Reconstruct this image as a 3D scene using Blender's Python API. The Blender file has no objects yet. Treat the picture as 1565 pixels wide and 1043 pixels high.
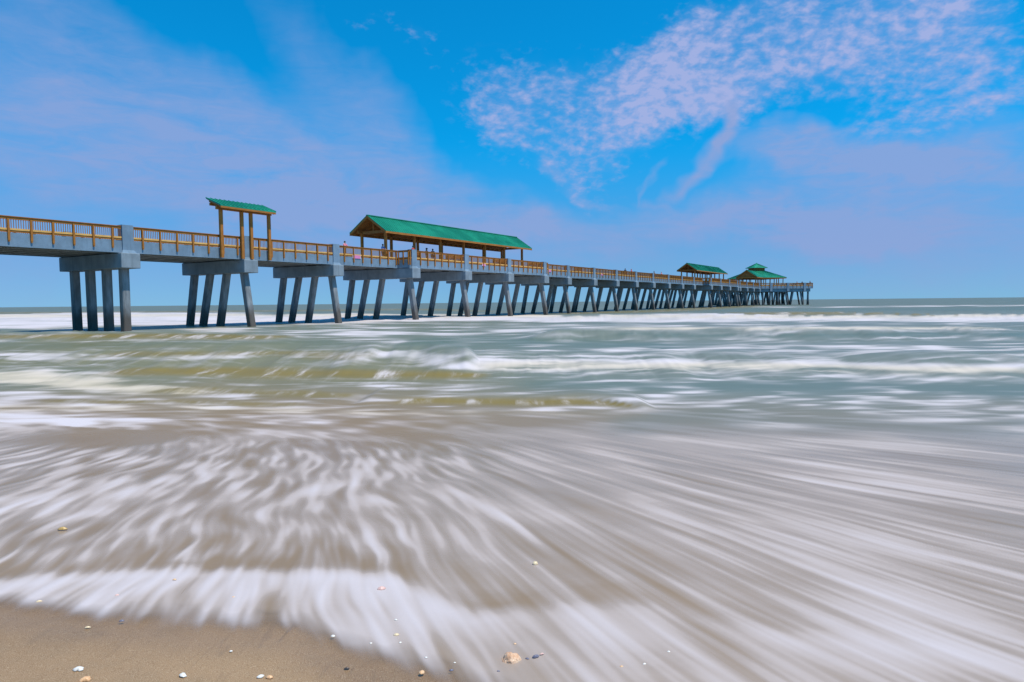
import bpy, bmesh, math, random
import numpy as np
from math import sin, cos, tan, atan, atan2, radians, pi, sqrt, log
from mathutils import Vector, Matrix, Quaternion

random.seed(7)
rng = np.random.default_rng(7)
scene = bpy.context.scene
col = scene.collection

# ------------------------------------------------------------------ camera
W, H, F = 1565.0, 1043.0, 1043.0          # photograph size and focal length in its pixels
CX, CY = W / 2, H / 2
ROLL, PITCH, HC = atan(.0098), atan(59.2 / 1043), 1.85
fw = np.array([0, cos(PITCH), -sin(PITCH)])
r0 = np.array([1., 0, 0]); u0 = np.cross(r0, fw)
RR = r0 * cos(ROLL) - u0 * sin(ROLL); UU = u0 * cos(ROLL) + r0 * sin(ROLL)
CAM = np.array([0, 0, HC])
cd = bpy.data.cameras.new("camera"); cam = bpy.data.objects.new("camera", cd); col.objects.link(cam)
cd.sensor_width = 36; cd.lens = 36 * F / W
cd.clip_start = 0.05; cd.clip_end = 60000
cam.matrix_world = Matrix(((RR[0], UU[0], -fw[0], 0), (RR[1], UU[1], -fw[1], 0), (RR[2], UU[2], -fw[2], HC), (0, 0, 0, 1)))
scene.camera = cam

def ray(px, py):
    return fw + RR * ((px - CX) / F) - UU * ((py - CY) / F)
def G(px, py, z=0.0):                      # ground point that was measured at a photo pixel
    v = ray(px, py); return CAM + v * ((z - HC) / v[2])
def azel(px, py):
    v = ray(px, py); return atan2(v[0], v[1]), atan2(v[2], sqrt(v[0] ** 2 + v[1] ** 2))

# pier frame: s runs out to sea, t to the near side of the pier
TH, DD = radians(31.45), 52.2
NV = np.array([cos(TH), -sin(TH)]); DV = np.array([sin(TH), cos(TH)])
def PW(s, t, z=0):
    p = DV * s + NV * (t - DD); return (float(p[0]), float(p[1]), z)
def onT(px, py, t):
    v = ray(px, py); k = (t - DD) / (v[:2] @ NV); P = CAM + v * k
    return float(P[:2] @ DV), float(P[2])

# ------------------------------------------------------------------ light and view
SUN_EL, SUN_AZ = radians(66), radians(118)          # azimuth clockwise from +Y
SUN_STRENGTH, SKY_STRENGTH, EXPOSURE = 4.3, 0.12, 0.0
sl = bpy.data.lights.new("sun", 'SUN'); so = bpy.data.objects.new("sun", sl); col.objects.link(so)
sl.energy = SUN_STRENGTH; sl.angle = radians(.55); sl.color = (1, .90, .76)
sd = Vector((sin(SUN_AZ) * cos(SUN_EL), cos(SUN_AZ) * cos(SUN_EL), sin(SUN_EL)))
so.rotation_mode = 'QUATERNION'; so.rotation_quaternion = sd.to_track_quat('Z', 'Y'); so.location = (40, -20, 60)
vs = scene.view_settings
scene.display_settings.display_device = 'sRGB'
vs.view_transform = 'Standard'; vs.look = 'None'; vs.exposure = EXPOSURE; vs.gamma = 1; vs.use_curve_mapping = False

# ------------------------------------------------------------------ node helpers
class NT:
    def __init__(s, tree): s.t = tree; s.n = tree.nodes; s.l = tree.links
    def new(s, typ, **kw):
        n = s.n.new(typ)
        for k, v in kw.items(): setattr(n, k, v)
        return n
    def put(s, sock, v):
        if v is None: return
        if isinstance(v, bpy.types.NodeSocket): s.l.new(v, sock)
        else: sock.default_value = v
    def math(s, op, a, b=None, c=None, clamp=False):
        n = s.new('ShaderNodeMath', operation=op); n.use_clamp = clamp
        for i, v in enumerate((a, b, c)): s.put(n.inputs[i], v)
        return n.outputs[0]
    def vmath(s, op, a, b=None, out=0):
        n = s.new('ShaderNodeVectorMath', operation=op)
        s.put(n.inputs[0], a)
        if b is not None: s.put(n.inputs['Scale'] if op == 'SCALE' else n.inputs[1], b)
        return n.outputs[out]
    def ramp(s, v, a, b, c=0., d=1., smooth=True):
        n = s.new('ShaderNodeMapRange'); n.interpolation_type = 'SMOOTHSTEP' if smooth else 'LINEAR'
        s.put(n.inputs['Value'], v)
        n.inputs['From Min'].default_value = a; n.inputs['From Max'].default_value = b
        s.put(n.inputs['To Min'], c); s.put(n.inputs['To Max'], d)
        return n.outputs['Result']
    def mix(s, f, a, b, typ='RGBA', blend='MIX'):
        n = s.new('ShaderNodeMix', data_type=typ)
        if typ == 'RGBA': n.blend_type = blend
        i = {'RGBA': (6, 7, 2), 'FLOAT': (2, 3, 0), 'VECTOR': (4, 5, 1)}[typ]
        s.put(n.inputs[0], f); s.put(n.inputs[i[0]], a); s.put(n.inputs[i[1]], b)
        return n.outputs[i[2]]
    def noise(s, vec, scale, detail=3., rough=.55, dist=0., color=False, dim='3D'):
        n = s.new('ShaderNodeTexNoise', noise_dimensions=dim); s.put(n.inputs['Vector'], vec)
        n.inputs['Scale'].default_value = scale; n.inputs['Detail'].default_value = detail
        n.inputs['Roughness'].default_value = rough; n.inputs['Distortion'].default_value = dist
        return n.outputs['Color' if color else 'Fac']
    def xyz(s, x=0., y=0., z=0.):
        n = s.new('ShaderNodeCombineXYZ')
        for i, v in enumerate((x, y, z)): s.put(n.inputs[i], v)
        return n.outputs[0]
    def sep(s, v):
        n = s.new('ShaderNodeSeparateXYZ'); s.put(n.inputs[0], v); return n.outputs
    def mapping(s, v, loc=(0, 0, 0), rot=(0, 0, 0), scale=(1, 1, 1), typ='POINT'):
        n = s.new('ShaderNodeMapping', vector_type=typ); s.put(n.inputs[0], v)
        n.inputs['Location'].default_value = loc; n.inputs['Rotation'].default_value = rot; n.inputs['Scale'].default_value = scale
        return n.outputs[0]

# ------------------------------------------------------------------ sky with clouds
world = bpy.data.worlds.new("World"); scene.world = world; world.use_nodes = True
t = NT(world.node_tree); t.n.clear()
t.noise2 = lambda *a, **k: t.noise(*a, dim='2D', **k)
sky = t.new('ShaderNodeTexSky', sky_type='NISHITA'); sky.sun_disc = False
sky.sun_elevation = SUN_EL; sky.sun_rotation = SUN_AZ; sky.altitude = 0
sky.air_density = 1.0; sky.dust_density = .6; sky.ozone_density = 2.2
D = t.new('ShaderNodeTexCoord').outputs['Generated']
dx, dy, dz = t.sep(D)
t.put(sky.inputs['Vector'], t.xyz(dx, dy, t.math('ADD', t.math('MULTIPLY', t.math('MAXIMUM', dz, 0.), .93), .07)))
az = t.math('ARCTAN2', dx, dy)
el = t.math('ARCSINE', dz)
AE = t.xyz(az, el, 0.)
warp = t.vmath('SCALE', t.vmath('SUBTRACT', t.noise2(AE, 5, 4, .6, color=True), (.5, .5, .5)), .14)
AEw = t.vmath('ADD', AE, warp)
def blob(px, py, rx, ry, ang, inner=0.):                                   # soft ellipse of cloud cover at an azimuth / elevation
    a, e = azel(px, py)
    m = t.mapping(AEw, (a, e, 0), (0, 0, radians(ang)), (rx / F, ry / F, 1), 'TEXTURE')
    return t.ramp(t.vmath('LENGTH', m, out=1), 1., inner)
def total(bl):
    acc = None
    for (w, *b) in bl:
        v = t.math('MULTIPLY', blob(*b), w)
        acc = v if acc is None else t.math('ADD', acc, v)
    return acc
# ripples of high cloud, upper right
ripple_cover = total([(1.0, 1010, 120, 330, 130, 8, .1), (.95, 850, 185, 240, 120, -12), (.95, 1230, 60, 330, 140, 14, .1), (.5, 1480, 150, 170, 130, -10),
                      (.55, 640, 60, 120, 40, -30), (.6, 840, 250, 150, 50, -35), (.45, 1400, 215, 220, 30, 10), (.4, 560, 15, 40, 18, -20), (.5, 1480, 40, 250, 110, 0), (.45, 1300, 20, 330, 90, 0)])
veil_cover = total([(.62, 150, 190, 620, 170, -14, .0), (.75, 480, 310, 640, 120, -12, .0), (.5, -100, 350, 600, 160, 0), (.5, 540, 160, 260, 85, -50), (.2, 60, 60, 260, 60, -20), (.4, 300, 130, 400, 60, -25),
                    (.8, 1420, 290, 380, 75, 2, .2), (.75, 1230, 345, 420, 50, -6, .1), (.5, 1000, 350, 420, 45, -4), (.75, 1190, 240, 105, 45, -5, .3), (.7, 1330, 265, 200, 40, -8, .2),
                    (.5, 800, 360, 500, 50, -6), (.5, 1600, 400, 500, 80, 0), (.4, 700, 290, 240, 50, -25)])
wisp_cover = total([(1., 1072, 262, 70, 22, 46), (1., 1098, 212, 52, 20, 78), (.7, 1095, 170, 50, 34, 60), (.4, 1000, 280, 30, 8, 55), (.5, 1020, 305, 60, 14, -20), (.45, 900, 290, 70, 14, -10), (.5, 830, 255, 40, 14, -35)])
AEr = t.mapping(t.vmath('ADD', AE, t.vmath('SCALE', t.noise2(AE, 9, 2, .5, color=True), .012)), rot=(0, 0, radians(22)), scale=(1.0, 1.75, 1))
n_r1 = t.noise2(AEr, 46, 3, .55)
n_r3 = t.noise2(AEr, 80, 2, .55)
n_r2 = t.noise2(AE, 6.5, 2, .5)
n_rr = t.math('ADD', t.math('ADD', t.math('MULTIPLY', n_r1, .95), t.math('MULTIPLY', n_r2, .70)), t.math('MULTIPLY', n_r3, .30))
rc = t.math('MINIMUM', ripple_cover, 1.1)
ripple = t.ramp(t.math('ADD', t.math('MULTIPLY', rc, .42), n_rr), 1.08, 1.86)
ripple = t.math('MULTIPLY', ripple, t.ramp(ripple_cover, .0, .5))
ripple = t.math('ADD', ripple, t.math('MULTIPLY', t.ramp(t.math('MULTIPLY', rc, t.math('ADD', n_r2, .4)), .3, 1.2), .28), clamp=True)
n_v = t.noise2(t.mapping(AE, rot=(0, 0, radians(24)), scale=(1, 3.4, 1)), 4.2, 6, .62, .5)
n_v2 = t.noise2(t.mapping(AE, rot=(0, 0, radians(28)), scale=(1, 4.0, 1)), 13, 6, .66, .5)
veil = t.math('MULTIPLY', veil_cover, t.math('ADD', .02, t.math('ADD', t.math('MULTIPLY', n_v, 1.5), t.math('MULTIPLY', t.math('SUBTRACT', n_v2, .3), 1.1))))
veil = t.ramp(veil, .04, 1.15, 0., .80, False)
wisp = t.math('MULTIPLY', wisp_cover, t.math('ADD', .42, t.math('MULTIPLY', n_v2, .95)), clamp=True)
inv = lambda a: t.math('SUBTRACT', 1., a, clamp=True)
cloud = inv(t.math('MULTIPLY', t.math('MULTIPLY', inv(t.math('MULTIPLY', ripple, .92)), inv(veil)), inv(t.math('MULTIPLY', wisp, .9))))
# clear sky: Nishita with a polarised, saturated cast
clear = t.mix(1., sky.outputs[0], (.014, 1.03, 1.5, 1), blend='MULTIPLY')
lowc = t.mix(1., sky.outputs[0], (.42, .73, 1.05, 1), blend='MULTIPLY')
clear = t.mix(t.ramp(el, .24, 0.03), clear, lowc)
cloud_col = t.mix(ripple, (2.35, 3.15, 5.7, 1), (3.2, 3.75, 6.35, 1))
skyc = t.mix(cloud, clear, cloud_col)
bg = t.new('ShaderNodeBackground'); t.put(bg.inputs[0], skyc); bg.inputs[1].default_value = SKY_STRENGTH
wo = t.new('ShaderNodeOutputWorld'); t.l.new(bg.outputs[0], wo.inputs[0])

# ------------------------------------------------------------------ materials
def mat(name):
    m = bpy.data.materials.new(name); m.use_nodes = True
    t = NT(m.node_tree); b = t.n['Principled BSDF']
    return m, t, b
def set_spec(b, v): b.inputs['Specular IOR Level'].default_value = v
def concrete(name, base, stain=.5):
    m, t, b = mat(name); g = t.new('ShaderNodeNewGeometry').outputs['Position']; x, y, z = t.sep(g)
    n1 = t.noise(g, .9, 5, .6); n2 = t.noise(g, 9, 3, .6)
    streak = t.noise(t.mapping(g, scale=(3, 3, .25)), 1.2, 4, .6)
    c = t.mix(t.ramp(n1, .3, .7), tuple(v * .82 for v in base) + (1,), tuple(min(1, v * 1.12) for v in base) + (1,))
    c = t.mix(t.math('MULTIPLY', t.ramp(streak, .5, .75), stain), c, tuple(v * .55 for v in base) + (1,))
    c = t.mix(t.math('MULTIPLY', n2, .25), c, tuple(v * .7 for v in base) + (1,))
    t.put(b.inputs['Base Color'], c); b.inputs['Roughness'].default_value = .85; set_spec(b, .25)
    bp = t.new('ShaderNodeBump'); bp.inputs['Strength'].default_value = .25; bp.inputs['Distance'].default_value = .03
    t.put(bp.inputs['Height'], n2); t.put(b.inputs['Normal'], bp.outputs[0])
    return m
def pile_concrete():
    m, t, b = mat('pile_concrete'); g = t.new('ShaderNodeNewGeometry').outputs['Position']; x, y, z = t.sep(g)
    n1 = t.noise(t.mapping(g, scale=(2, 2, .5)), 1.5, 5, .6); n2 = t.noise(g, 12, 3, .6)
    c = t.mix(t.ramp(n1, .3, .7), (.16, .178, .19, 1), (.29, .315, .335, 1))
    wet = t.ramp(t.math('ADD', z, t.math('MULTIPLY', t.math('SUBTRACT', n1, .5), 1.2)), 2.2, .7)
    c = t.mix(t.math('MULTIPLY', wet, .85), c, (.085, .06, .04, 1))          # tide growth
    c = t.mix(t.math('MULTIPLY', n2, .3), c, (.1, .11, .12, 1))
    t.put(b.inputs['Base Color'], c); b.inputs['Roughness'].default_value = .8; set_spec(b, .3)
    return m
def wood(name, a, bcol):
    m, t, b = mat(name); g = t.new('ShaderNodeNewGeometry').outputs['Position']
    n1 = t.noise(g, 2.3, 4, .6); n2 = t.noise(t.mapping(g, scale=(6, 6, 1)), 6, 4, .65)
    c = t.mix(t.ramp(t.math('ADD', t.math('MULTIPLY', n1, .6), t.math('MULTIPLY', n2, .4)), .3, .7), a + (1,), bcol + (1,))
    t.put(b.inputs['Base Color'], c); b.inputs['Roughness'].default_value = .7; set_spec(b, .3)
    return m
def plain(name, c, rough=.6, vary=.15, metal=0.):
    m, t, b = mat(name); g = t.new('ShaderNodeNewGeometry').outputs['Position']
    n = t.noise(g, 6, 4, .6)
    t.put(b.inputs['Base Color'], t.mix(n, tuple(v * (1 - vary) for v in c) + (1,), tuple(min(1, v * (1 + vary)) for v in c) + (1,)))
    b.inputs['Roughness'].default_value = rough; b.inputs['Metallic'].default_value = metal
    return m
M = {}
M['concrete'] = concrete('concrete', (.20, .285, .37), .35)
M['cap'] = concrete('cap_concrete', (.24, .29, .33), .5)
M['soffit'] = concrete('soffit_concrete', (.26, .27, .27), .5)
M['pile'] = pile_concrete()
M['wood'] = wood('stained_timber', (.31, .11, .018), (.45, .175, .032))
M['wood_dark'] = wood('roof_timber', (.25, .095, .02), (.38, .155, .034))
def roof_mat():
    m, t, b = mat('green_metal'); g = t.new('ShaderNodeNewGeometry').outputs['Position']
    n = t.noise(g, .35, 4, .55); n2 = t.noise(g, 5, 3, .6)
    c = t.mix(t.ramp(n, .35, .68), (.006, .19, .10, 1), (.018, .31, .17, 1))
    c = t.mix(t.math('MULTIPLY', n2, .2), c, (.03, .3, .2, 1))
    t.put(b.inputs['Base Color'], c); b.inputs['Roughness'].default_value = .36; set_spec(b, .5)
    return m
M['roof'] = roof_mat()
M['pink'] = plain('pink_board', (.75, .22, .45)); M['white'] = plain('white_paint', (.78, .76, .74))
M['red'] = plain('red_paint', (.5, .04, .03)); M['dark'] = plain('dark_plastic', (.04, .045, .05))

# ------------------------------------------------------------------ mesh builder
class MB:
    def __init__(s, origin=(0, 0, 0)): s.v = []; s.f = []; s.mi = []; s.o = origin
    def add(s, vs, fs, mi=0):
        k = len(s.v); s.v += [(p[0] - s.o[0], p[1] - s.o[1], p[2] - s.o[2]) for p in vs]
        s.f += [tuple(i + k for i in f) for f in fs]; s.mi += [mi] * len(fs)
    def hexa(s, b, tp, mi=0):                  # bottom 4 points, top 4 points, counter-clockwise from above
        s.add(list(b) + list(tp), [(3, 2, 1, 0), (4, 5, 6, 7), (0, 1, 5, 4), (1, 2, 6, 5), (2, 3, 7, 6), (3, 0, 4, 7)], mi)
    def box(s, x0, x1, y0, y1, z0, z1, mi=0):
        s.hexa([(x0, y0, z0), (x1, y0, z0), (x1, y1, z0), (x0, y1, z0)], [(x0, y0, z1), (x1, y0, z1), (x1, y1, z1), (x0, y1, z1)], mi)
    def bar(s, p, q, w, h, mi=0):              # beam with a level top between two points (w across, h down from the line)
        p = Vector(p); q = Vector(q); d = q - p; a = Vector((d.y, -d.x, 0))
        a = a.normalized() * (w / 2) if a.length > 1e-6 else Vector((w / 2, 0, 0)); dn = Vector((0, 0, -h))
        s.hexa([p - a + dn, p + a + dn, q + a + dn, q - a + dn], [p - a, p + a, q + a, q - a], mi)
    def prism(s, poly, z0, z1, mi=0):          # ccw plan outline
        n = len(poly)
        s.add([(x, y, z0) for x, y in poly] + [(x, y, z1) for x, y in poly],
              [tuple(range(n - 1, -1, -1)), tuple(range(n, 2 * n))] + [(i, (i + 1) % n, (i + 1) % n + n, i + n) for i in range(n)], mi)
    def slab(s, quad, th, mi=0):               # sloping sheet, thickness straight down
        s.hexa([(p[0], p[1], p[2] - th) for p in quad], quad, mi)
    def tube(s, p, q, r0, r1=None, n=8, mi=0):
        r1 = r0 if r1 is None else r1
        p = Vector(p); q = Vector(q); d = (q - p).normalized(); a = d.orthogonal().normalized(); b = d.cross(a)
        vs = []
        for c, r in ((p, r0), (q, r1)):
            vs += [c + a * (r * cos(2 * pi * i / n)) + b * (r * sin(2 * pi * i / n)) for i in range(n)]
        s.add(vs, [tuple(range(n - 1, -1, -1)), tuple(range(n, 2 * n))] + [(i, (i + 1) % n, (i + 1) % n + n, i + n) for i in range(n)], mi)
    def build(s, name, mats, parent=None, bevel=0, smooth=False):
        me = bpy.data.meshes.new(name); me.from_pydata([tuple(p) for p in s.v], [], s.f)
        for m in (mats if isinstance(mats, (list, tuple)) else [mats]): me.materials.append(m)
        me.polygons.foreach_set('material_index', s.mi)
        if smooth: me.polygons.foreach_set('use_smooth', [True] * len(s.f))
        me.update()
        o = bpy.data.objects.new(name, me); col.objects.link(o)
        if parent: o.parent = parent
        if bevel:
            b = o.modifiers.new('bevel', 'BEVEL'); b.width = bevel; b.segments = 1; b.limit_method = 'ANGLE'
        return o
def tag(o, label=None, cat=None, group=None, kind=None):
    for k, v in (('label', label), ('category', cat), ('group', group), ('kind', kind)):
        if v: o[k] = v
    return o
def empty(name, s, tt, z, label, cat, group=None, rot=None):
    o = bpy.data.objects.new(name, None); col.objects.link(o); o.empty_display_size = .5
    o.location = PW(s, tt, z); o.rotation_euler = (0, 0, -TH if rot is None else rot)
    return tag(o, label, cat, group)
def copy_tree(o, parent=None):
    c = o.copy(); col.objects.link(c)
    if parent: c.parent = parent
    for ch in o.children: copy_tree(ch, c)
    return c
# in the pier's own frame local x = t, local y = s

# ------------------------------------------------------------------ beach and sea
def vnoise(x, y, seed=0):                          # smooth lattice noise in 0..1
    xi = np.floor(x).astype(np.int64); yi = np.floor(y).astype(np.int64); fx = x - xi; fy = y - yi
    fx = fx * fx * (3 - 2 * fx); fy = fy * fy * (3 - 2 * fy)
    def h(a, b):
        n = (a * 374761393 + b * 668265263 + seed * 974634777) & 0x7fffffff
        n = ((n ^ (n >> 13)) * 1274126177) & 0x7fffffff
        return ((n ^ (n >> 16)) & 0xffff) / 65535.
    return (h(xi, yi) * (1 - fx) + h(xi + 1, yi) * fx) * (1 - fy) + (h(xi, yi + 1) * (1 - fx) + h(xi + 1, yi + 1) * fx) * fy
def fbm(x, y, seed=0, n=4):
    a, s, tot = .5, 0, 0
    for i in range(n):
        s = s + a * vnoise(x * 2 ** i + 17.3 * i, y * 2 ** i + 9.1 * i, seed + i); tot += a; a *= .5
    return s / tot
def sstep(a, b, x):
    u = np.clip((x - a) / (b - a), 0, 1); return u * u * (3 - 2 * u)
SL = .040
def sand_z(x, y):
    yp = y + .3 * np.clip(x, -14, 14)
    base = SL * (10 - yp)
    base = np.where(yp > 10, -.04 * (yp - 10), base)
    base = np.where(yp < -4, SL * 14 + .02 * (-4 - yp), base)
    base = np.maximum(base, -4)
    return base + (.012 * (fbm(x * .9, y * .9, 3) - .5) + .035 * (fbm(x * .22, y * .22, 5) - .5)) * (yp < 14)
def grid_mesh(name, X, Y, Z, m):
    nr, nc = X.shape
    me = bpy.data.meshes.new(name)
    me.vertices.add(nr * nc); me.vertices.foreach_set('co', np.stack([X, Y, Z], -1).reshape(-1).astype(np.float32))
    i = np.arange(nr * nc).reshape(nr, nc)
    q = np.stack([i[:-1, :-1], i[:-1, 1:], i[1:, 1:], i[1:, :-1]], -1).reshape(-1, 4)
    me.loops.add(q.size); me.polygons.add(len(q))
    me.loops.foreach_set('vertex_index', q.reshape(-1).astype(np.int32))
    me.polygons.foreach_set('loop_start', np.arange(0, q.size, 4, dtype=np.int32))
    me.polygons.foreach_set('use_smooth', np.ones(len(q), bool))
    me.update(calc_edges=True); me.validate(); me.materials.append(m)
    o = bpy.data.objects.new(name, me); col.objects.link(o); return o
# --- sand
def sand_mat():
    m, t, b = mat('wet_sand'); g = t.new('ShaderNodeNewGeometry').outputs['Position']
    n1 = t.noise(g, .9, 5, .6); n2 = t.noise(g, 290, 2, .7); n3 = t.noise(g, 5, 4, .6)
    rill = t.noise(t.mapping(g, rot=(0, 0, radians(-35)), scale=(9, 1.2, 1)), 1.6, 4, .6, .6)
    c = t.mix(t.ramp(n1, .3, .7), (.275, .164, .080, 1), (.345, .211, .107, 1))
    c = t.mix(t.math('MULTIPLY', t.ramp(n3, .45, .75), .35), c, (.21, .14, .08, 1))
    c = t.mix(t.ramp(n2, .48, .72), c, (.52, .38, .25, 1))
    c = t.mix(t.ramp(n2, .46, .26), c, (.12, .075, .04, 1))
    c = t.mix(t.math('MULTIPLY', t.ramp(rill, .56, .74), .45), c, (.17, .115, .075, 1))
    wet_ = t.new('ShaderNodeAttribute', attribute_name='wet').outputs['Fac']
    c = t.mix(t.math('MULTIPLY', wet_, .4), c, t.mix(1., c, (.70, .64, .60, 1), blend='MULTIPLY'))
    t.put(b.inputs['Base Color'], c); t.put(b.inputs['Roughness'], t.ramp(wet_, 0., 1., .65, .34)); set_spec(b, .35)
    bp = t.new('ShaderNodeBump'); bp.inputs['Strength'].default_value = .5; bp.inputs['Distance'].default_value = .004
    t.put(bp.inputs['Height'], t.math('ADD', t.math('MULTIPLY', n2, .5), t.math('MULTIPLY', rill, 1.2))); t.put(b.inputs['Normal'], bp.outputs[0])
    return m
v = np.concatenate([np.linspace(-8, 0, 25)[:-1], np.linspace(0, 14, 180), 14 * (1.12 ** np.arange(1, 65))])
u = np.linspace(-1, 1, 260)
Y, U = np.meshgrid(v, u, indexing='ij'); X = U * (9 + 1.4 * np.abs(Y))
epx = [(-1500, 800), (-700, 850), (-300, 900), (0, 930), (90, 938), (200, 952), (300, 957), (400, 957), (450, 962), (490, 985), (540, 1000), (600, 1018), (650, 1036), (700, 1062), (800, 1100), (1000, 1180)]
ep = np.array([G(x, y, .3)[:2] for x, y in epx]); ep = ep[np.argsort(ep[:, 0])]
def edge_y(X): return np.where(X > ep[-1, 0], ep[-1, 1] - .3 * (X - ep[-1, 0]), np.interp(X, ep[:, 0], ep[:, 1]))
o = grid_mesh('beach_sand', X, Y, sand_z(X, Y), sand_mat()); o['kind'] = 'structure'
wet = sstep(-.42, -.02, Y - edge_y(X) + .25 * (fbm(X * 1.8, Y * 1.8, 25, 4) - .5))
at = o.data.attributes.new('wet', 'FLOAT', 'POINT'); at.data.foreach_set('value', wet.reshape(-1).astype(np.float32))

# --- the surf: bands of foam, ochre wave faces and teal hollows, each a strip over the water measured once from the photograph
FOAM, OCHRE, TEAL, CREAM = [], [], [], []
def band(lst, strength, pts, warp=.5, taper=.12, hard=.1, lift=0.):
    xs, yc, yu, yd = [], [], [], []
    for (px, py, up, dn) in pts:
        a = G(px, py); b_ = G(px, py - up); c_ = G(px, py + dn)
        xs.append(a[0]); yc.append(a[1]); yu.append(b_[1] - a[1]); yd.append(a[1] - c_[1])
    i = np.argsort(xs); lst.append((strength, np.array(xs)[i], np.array(yc)[i], np.array(yu)[i], np.array(yd)[i], warp, taper, hard, lift, len(FOAM) + 10 * len(OCHRE) + 31 * len(TEAL) + 53 * len(CREAM)))
# foam
band(FOAM, 1.0, [(-500, 492, 10, 14), (0, 493, 12, 13), (200, 491, 10, 13), (400, 488, 9, 13), (520, 489, 9, 9), (700, 486, 6, 8), (850, 486, 6, 8)], .35, .02, .6)
band(FOAM, .95, [(780, 486, 4, 8), (1000, 486, 7, 9), (1200, 485, 9, 11), (1400, 489, 9, 8), (1600, 488, 11, 8), (2100, 487, 11, 8)], .35, .03, .6)
band(FOAM, .8, [(420, 504, 6, 6), (560, 509, 7, 9), (700, 512, 5, 7), (850, 502, 7, 7), (1100, 503, 6, 6), (1300, 502, 6, 5), (1600, 500, 5, 5)], .7, .1)
band(FOAM, .5, [(-200, 523, 5, 5), (60, 524, 5, 5), (200, 520, 4, 5), (350, 526, 5, 5), (520, 526, 6, 5)], 1.2, .2)
band(FOAM, .98, [(-300, 545, 9, 12), (20, 545, 8, 10), (150, 550, 9, 11), (300, 546, 11, 12), (450, 541, 12, 15), (570, 544, 15, 15), (700, 551, 10, 15), (820, 545, 6, 10)], 1.0, .06)
band(FOAM, .95, [(640, 560, 10, 12), (740, 560, 15, 16), (900, 556, 15, 20), (1050, 556, 16, 20), (1200, 556, 13, 16), (1400, 562, 12, 18), (1600, 561, 14, 18), (2100, 562, 14, 18)], .5, .05)
band(FOAM, .62, [(760, 536, 6, 6), (950, 536, 9, 8), (1200, 533, 9, 9), (1400, 530, 8, 8), (1600, 532, 8, 8), (2000, 532, 8, 8)], 1.0, .06)
band(FOAM, 1.0, [(-500, 572, 18, 25), (0, 574, 16, 24), (90, 580, 15, 20), (170, 588, 13, 16), (240, 594, 10, 12), (330, 602, 8, 8), (420, 606, 4, 5)], .45, .04)
band(FOAM, .6, [(-300, 622, 8, 10), (0, 622, 8, 10), (70, 624, 9, 9), (180, 617, 6, 7), (300, 622, 6, 7), (420, 628, 6, 7), (520, 632, 5, 5)], .9, .08)
band(FOAM, .5, [(300, 590, 5, 6), (450, 588, 7, 7), (640, 588, 8, 8), (820, 592, 10, 10)], 1.2, .1)
band(FOAM, .52, [(560, 625, 4, 6), (700, 628, 4, 6), (850, 628, 4, 6), (990, 630, 4, 6)], .8, .1)
band(FOAM, .26, [(700, 585, 10, 12), (950, 595, 14, 18), (1200, 600, 16, 22), (1600, 610, 20, 26), (2100, 615, 20, 26)], 1.0, .06)
band(FOAM, .56, [(620, 660, 24, 40), (900, 665, 30, 50), (1200, 660, 35, 60), (1600, 660, 40, 60), (2200, 660, 40, 60)], .8, .06)
band(FOAM, .14, [(-500, 665, 25, 30), (0, 668, 25, 30), (110, 672, 18, 24), (330, 685, 24, 24), (620, 690, 25, 30)], .8, .06)
band(FOAM, .75, [(1140, 470, 1.5, 2), (1300, 469.5, 1.5, 2.2), (1450, 468, 2, 2.5), (1600, 467, 2.5, 3), (2000, 466, 3, 3)], .3, .05)
# sandy cream in the breakers
band(CREAM, .9, [(-500, 575, 20, 20), (0, 577, 16, 18), (150, 588, 14, 15), (330, 603, 8, 8)], .6, .05)
band(CREAM, .75, [(700, 562, 10, 14), (900, 562, 12, 18), (1200, 560, 10, 16), (1600, 566, 10, 16), (2100, 566, 10, 16)], .6, .05)
band(CREAM, .7, [(-400, 482, 3, 4), (0, 483, 2, 3), (430, 481, 2, 4), (800, 483, 4, 4), (1200, 484, 4, 6), (1600, 481, 4, 6), (2100, 481, 4, 6)], .3, .03)
band(CREAM, .8, [(900, 502, 4, 5), (1200, 502, 4, 5), (1600, 501, 3, 4)], .4, .1)
band(CREAM, .6, [(-300, 626, 8, 9), (200, 624, 8, 9), (600, 630, 6, 8), (1000, 632, 4, 6)], .6, .1)
# ochre, sand-charged wave faces
band(OCHRE, .9, [(-300, 516, 4, 8), (0, 515, 4, 8), (180, 513, 4, 7), (330, 515, 5, 7), (460, 516, 3, 5)], .4, .06, lift=.12)
band(OCHRE, 1.0, [(150, 568, 8, 10), (260, 570, 12, 10), (420, 571, 12, 10), (600, 572, 9, 10), (760, 574, 6, 7)], .6, .06, lift=.16)
band(OCHRE, .85, [(220, 598, 6, 8), (320, 598, 8, 9), (480, 602, 7, 9), (560, 606, 4, 5)], .8, .1, lift=.08)
band(OCHRE, .6, [(50, 613, 5, 6), (150, 614, 6, 6), (290, 615, 6, 6), (480, 620, 5, 6)], .8, .1, lift=.06)
band(OCHRE, .85, [(600, 612, 6, 9), (750, 612, 7, 10), (880, 614, 8, 10), (980, 620, 4, 6)], .6, .06, lift=.10)
band(OCHRE, .38, [(-400, 550, 48, 60), (0, 552, 46, 60), (300, 555, 46, 60), (600, 560, 40, 56), (900, 580, 20, 40)], .8, .15)
band(OCHRE, .7, [(150, 540, 6, 8), (300, 543, 6, 8), (600, 540, 6, 8)], 1.0, .1)
band(OCHRE, .9, [(1130, 480, 3, 5), (1300, 479, 4, 6), (1420, 481, 4, 6), (1480, 482, 2, 3)], .3, .1, lift=.35)
band(OCHRE, .6, [(-300, 479.5, 1.5, 2), (0, 479, 1.5, 2), (200, 477, 1.2, 2), (560, 474, 2, 3), (640, 473, 1.5, 2), (820, 478, 2, 3)], .3, .05, lift=.25)
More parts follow.
